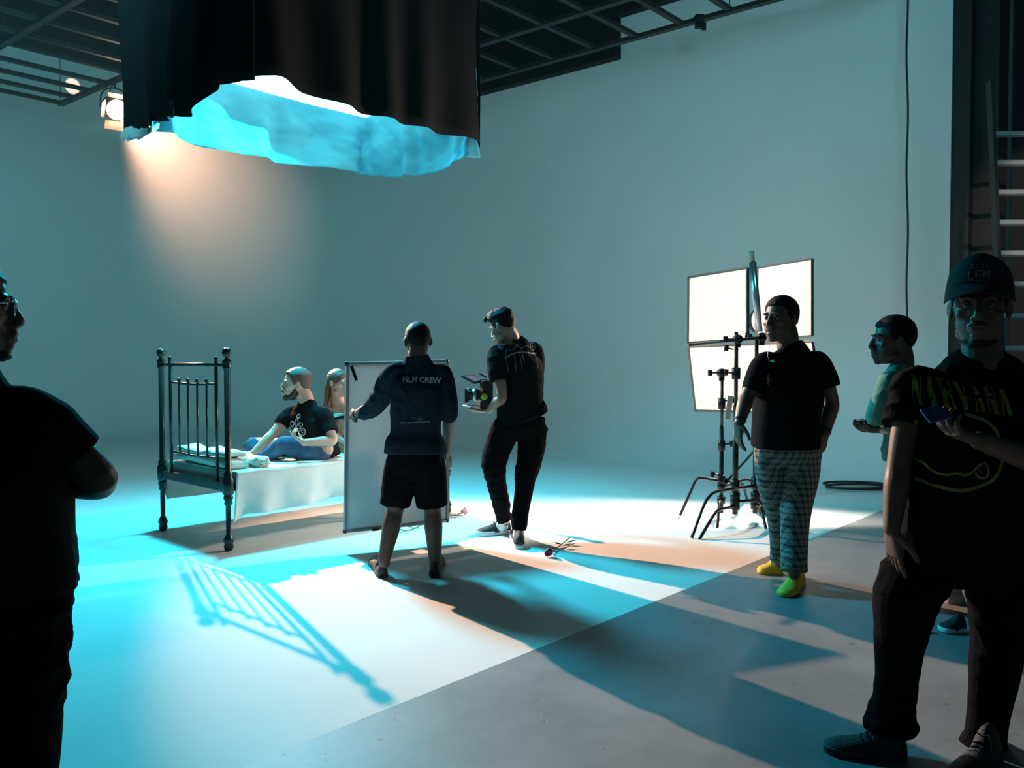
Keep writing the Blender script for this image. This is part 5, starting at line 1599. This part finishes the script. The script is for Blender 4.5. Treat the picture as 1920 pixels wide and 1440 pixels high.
shoe(pm, V((J['anR'].x, Y - .03, 0)), V((J['anR'].x + .10, Y + .22, 0)), 'black_shoe', 'dark_sole', s=1.1, high=.03)

# ------------------------------------------------------------------ the man sitting cross-legged on the bed
Y = 7.28
J = dict(head=A_(556, 722, .0), H=frame((-1, -.22, .03), roll=-.02), neck=A_(577, 757, .0),
         shL=A_(547, 773, .10), shR=A_(606, 776, -.12), hipL=A_(585, 842, .09), hipR=A_(606, 842, -.10),
         elL=A_(513, 812, .0), wrL=A_(478, 846, -.12), elR=A_(624, 826, -.20), wrR=A_(570, 830, -.34),
         knL=A_(470, 832, .16), anL=A_(525, 862, .05), knR=A_(533, 832, -.20), anR=A_(487, 862, -.20),
         chest=A_(583, 795), waist=A_(592, 822))
pm = person((P(590, 860, Y).x, Y, .57), 'smiling man in dark printed t-shirt and jeans sitting cross-legged on the bed', 'skin_fair', J, s=1.0, head_s=1.12, voxel=.005,
            head_kw=dict(jaw=1.05, mouth_open=.003),
            hands=[dict(w_=J['wrL'], d=(-.80, -.1, -.3), nrm=(-.4, 0, -1), thumb=-1, s=1.0, curl=(.35, .45, .55, .6)),
                   dict(w_=J['wrR'], d=(-.75, .1, .45), nrm=(.3, .35, .9), thumb=1, s=1.0, curl=(.15, .6, .7, .7), thumb_in=.4)])
hair_shell(J['head'], J['H'], 1.12, pm, 'short_brown_hair', top=.014, side=.003, lump=.003, front=.076)
hc, HH_ = J['head'], J['H']
# trimmed beard: a thin shell over the jaw
gt = MB(); gt.ell(hc + HH_ @ (V((0, .076, -.100)) * 1.12), (.027, .019, .021), rot=HH_)
for sx in (-1, 1):
    gt.tube(crv([hc + HH_ @ (V(p) * 1.12) for p in ((sx * .068, .006, -.030), (sx * .060, .018, -.062), (sx * .046, .045, -.088), (sx * .02, .076, -.102))], 5), [.012, .013, .014, .015] + [.018] * 8 + [.018] * 4, 10)
gt.tube(crv([hc + HH_ @ (V(p) * 1.12) for p in ((-.028, .086, -.066), (-.018, .102, -.046), (0, .107, -.043), (.018, .102, -.046), (.028, .086, -.066))], 4), .0045, 8)
for p_, r_ in (((0, .037, -.077), (.0525, .0525, .0375)), ((.044, .014, -.066), (.0215, .038, .030)), ((-.044, .014, -.066), (.0215, .038, .030)), ((0, .074, -.084), (.026, .026, .018))):
    gt.ell(hc + HH_ @ (V(p_) * 1.12), tuple(q_ * 1.12 for q_ in r_), rot=HH_)
fuse(gt, 'beard', M['beard'], pm, voxel=.004, smooth=3)
sh_ = shirt(pm, J, 1.0, 'black_tee', A_(605, 860, .02), .175, .15, [[(A_(534, 786, .07), .068), (A_(527, 797, .05), .068)], [(A_(614, 798, -.15), .072), (A_(619, 812, -.18), .074)]], w=1.05, d=1.1, belly=.015, seed=51, wr=.007)
trousers(pm, J, 1.0, 'denim', A_(601, 836), .16, .13, [(A_(588, 848, .08), .095), (A_(530, 842, .14), .088), (A_(472, 836, .16), .074), (A_(492, 850, .10), .066), (A_(518, 862, .04), .055)], [(A_(600, 850, -.10), .098), (A_(566, 842, -.17), .094), (A_(534, 834, -.22), .074), (A_(512, 848, -.22), .062), (A_(490, 862, -.20), .055)], seed=52, wr=.007, name='jeans', crotch=A_(598, 852))
def shoe3(p0, p1, m, name='shoe'):
    mb = MB(); d = (p1 - p0).normalized()
    bone(mb, [p0, p0.lerp(p1, .35), p0.lerp(p1, .75), p1], [.036, .040, .040, .028], 5)
    return mb.build(name, m, pm)
s1 = shoe3(A_(528, 866, -.14), A_(490, 872, -.24), 'black_shoe')
print_lines([([A_(508, 874, -.3), A_(512, 876, -.3), A_(520, 872, -.3)], .006)], s1, V((0, 1, 0)), 'print_grey', 'shoe_mark')
shoe3(A_(478, 866, -.14), A_(470, 868, .06), 'black_shoe')
def D_(px, py): return P(px, py, Y - .15)
fd = V((.12, 1, -.1))
def loop(cx, cy, rx, ry, n=12, a0=0, a1=360): return [D_(cx + rx * math.cos(math.radians(a0 + (a1 - a0) * k / n)), cy + ry * math.sin(math.radians(a0 + (a1 - a0) * k / n))) for k in range(n + 1)]
print_lines([(loop(555, 780, 4.0, 3.4), .011), (loop(540, 794, 5, 4.2), .006), (loop(552, 792, 3.8, 6.2), .006), (loop(562, 796, 4.5, 3.6), .006), (loop(566, 810, 7.5, 7.0), .009),
             ([D_(569, 807), D_(565, 807), D_(564, 810), D_(568, 811), D_(567, 814), D_(562, 814)], .006),
             ([D_(536, 798), D_(542, 803), D_(549, 800), D_(556, 803), D_(562, 801)], .006), ([D_(544, 790), D_(549, 797)], .004)], sh_, fd, 'print_white', 'print')
print_lines([([D_(590, 845), D_(594, 848), D_(597, 852)], .008)], sh_, fd, 'print_grey', 'print')
MB().tube(crv([hc + HH_ @ (V(p) * 1.12) for p in ((.074, -.004, -.075), (.070, .002, -.092), (.062, .0, -.105))], 4), [.004] * 5 + [.0015] * 4, 6).build('neck_tattoo', 'beard', pm)

# ------------------------------------------------------------------ the woman behind him
Y = 7.72
J = dict(head=A_(636, 719, .0), H=frame((.80, -.55, -.08)), neck=A_(634, 750, .02),
         shL=A_(617, 768, .0), shR=A_(656, 768, -.02), hipL=A_(622, 838, .0), hipR=A_(648, 838, .03),
         elL=A_(612, 805, -.05), wrL=A_(645, 828, -.14), elR=A_(668, 805, .06), wrR=A_(690, 828, .0),
         knL=A_(700, 832, -.10), anL=A_(745, 850, .05), knR=A_(705, 836, .16), anR=A_(668, 850, .22),
         chest=A_(636, 788), waist=A_(634, 815))
pm = person((P(634, 850, Y).x, Y, .57), 'woman with long brown hair and tan sequinned dress, half hidden by the reflector board', 'skin_fair', J, s=.88, head_s=1.12,
            hands=[dict(w_=J['wrL'], d=(1, -.1, -.1), nrm=(0, 0, -1), thumb=1, s=.85, curl=.3), dict(w_=J['wrR'], d=(.9, -.2, -.2), nrm=(0, 0, -1), thumb=-1, s=.85, curl=.3)])
dr = MB(); sl = lat(J['shL'], J['shR'])
torso(dr, [(A_(636, 856), sl, .17, .14), (A_(636, 842), sl, .165, .14), (A_(634, 815), sl, .115, .095), (A_(635, 795), sl, .125, .105), (A_(636, 782), sl, .13, .10), (A_(636, 774), sl, .115, .08)], n=26)
bone(dr, [J['hipL'], J['knL']], [.10, .085]); bone(dr, [J['hipR'], J['knR']], [.10, .085])
fuse(dr, 'dress', 'sequin', pm, voxel=.007, smooth=3, fn=wrinkle(.005, seed=61))
for sx, ex in ((622, 627), (650, 647)):
    MB().tube(crv([A_(sx + 3, 778, -.10), A_(sx, 766, -.075), A_(sx + 2, 759, .0), A_(sx + 3, 768, .08)], 4), .004, 6).build('strap', 'black_tee', pm)
MB().tube([A_(626, 786, -.11), A_(640, 782, -.13), A_(655, 782, -.10)], .012, 8).build('waistband', 'black_tee', pm)
hc, HH_ = J['head'], J['H']; q = .98
hb = MB()
hb.ell(hc + HH_ @ (V((0, -.022, .040)) * q), (.088 * q, .104 * q, .094 * q), rot=HH_)
for k in range(26):
    a_ = math.radians(200 - 220 * 0 + 0) if False else math.radians(-28 - 124 * k / 25)
    ca, sa = math.cos(a_), math.sin(a_)
    top = hc + HH_ @ (V((ca * .074, sa * .082 - .012, .06)) * q)
    m1_ = hc + HH_ @ (V((ca * .092, sa * .100 - .012, -.03)) * q)
    m2_ = hc + HH_ @ (V((ca * .094, sa * .105 - .014, -.12)) * q)
    e_ = hc + HH_ @ (V((ca * .098 + .006 * math.sin(k * 2), sa * .112 - .018, -.205 - .02 * math.sin(k * 1.9) - .03 * abs(sa))) * q)
    hb.tube(crv([top, m1_, m2_, e_], 5), [.020] * 5 + [.019] * 5 + [.016] * 4 + [.010, .004], 10)
fuse(hb, 'long_hair', 'brown_hair', pm, voxel=.005, smooth=2, fn=wrinkle(.003, f=(60, 60, 5), seed=3))
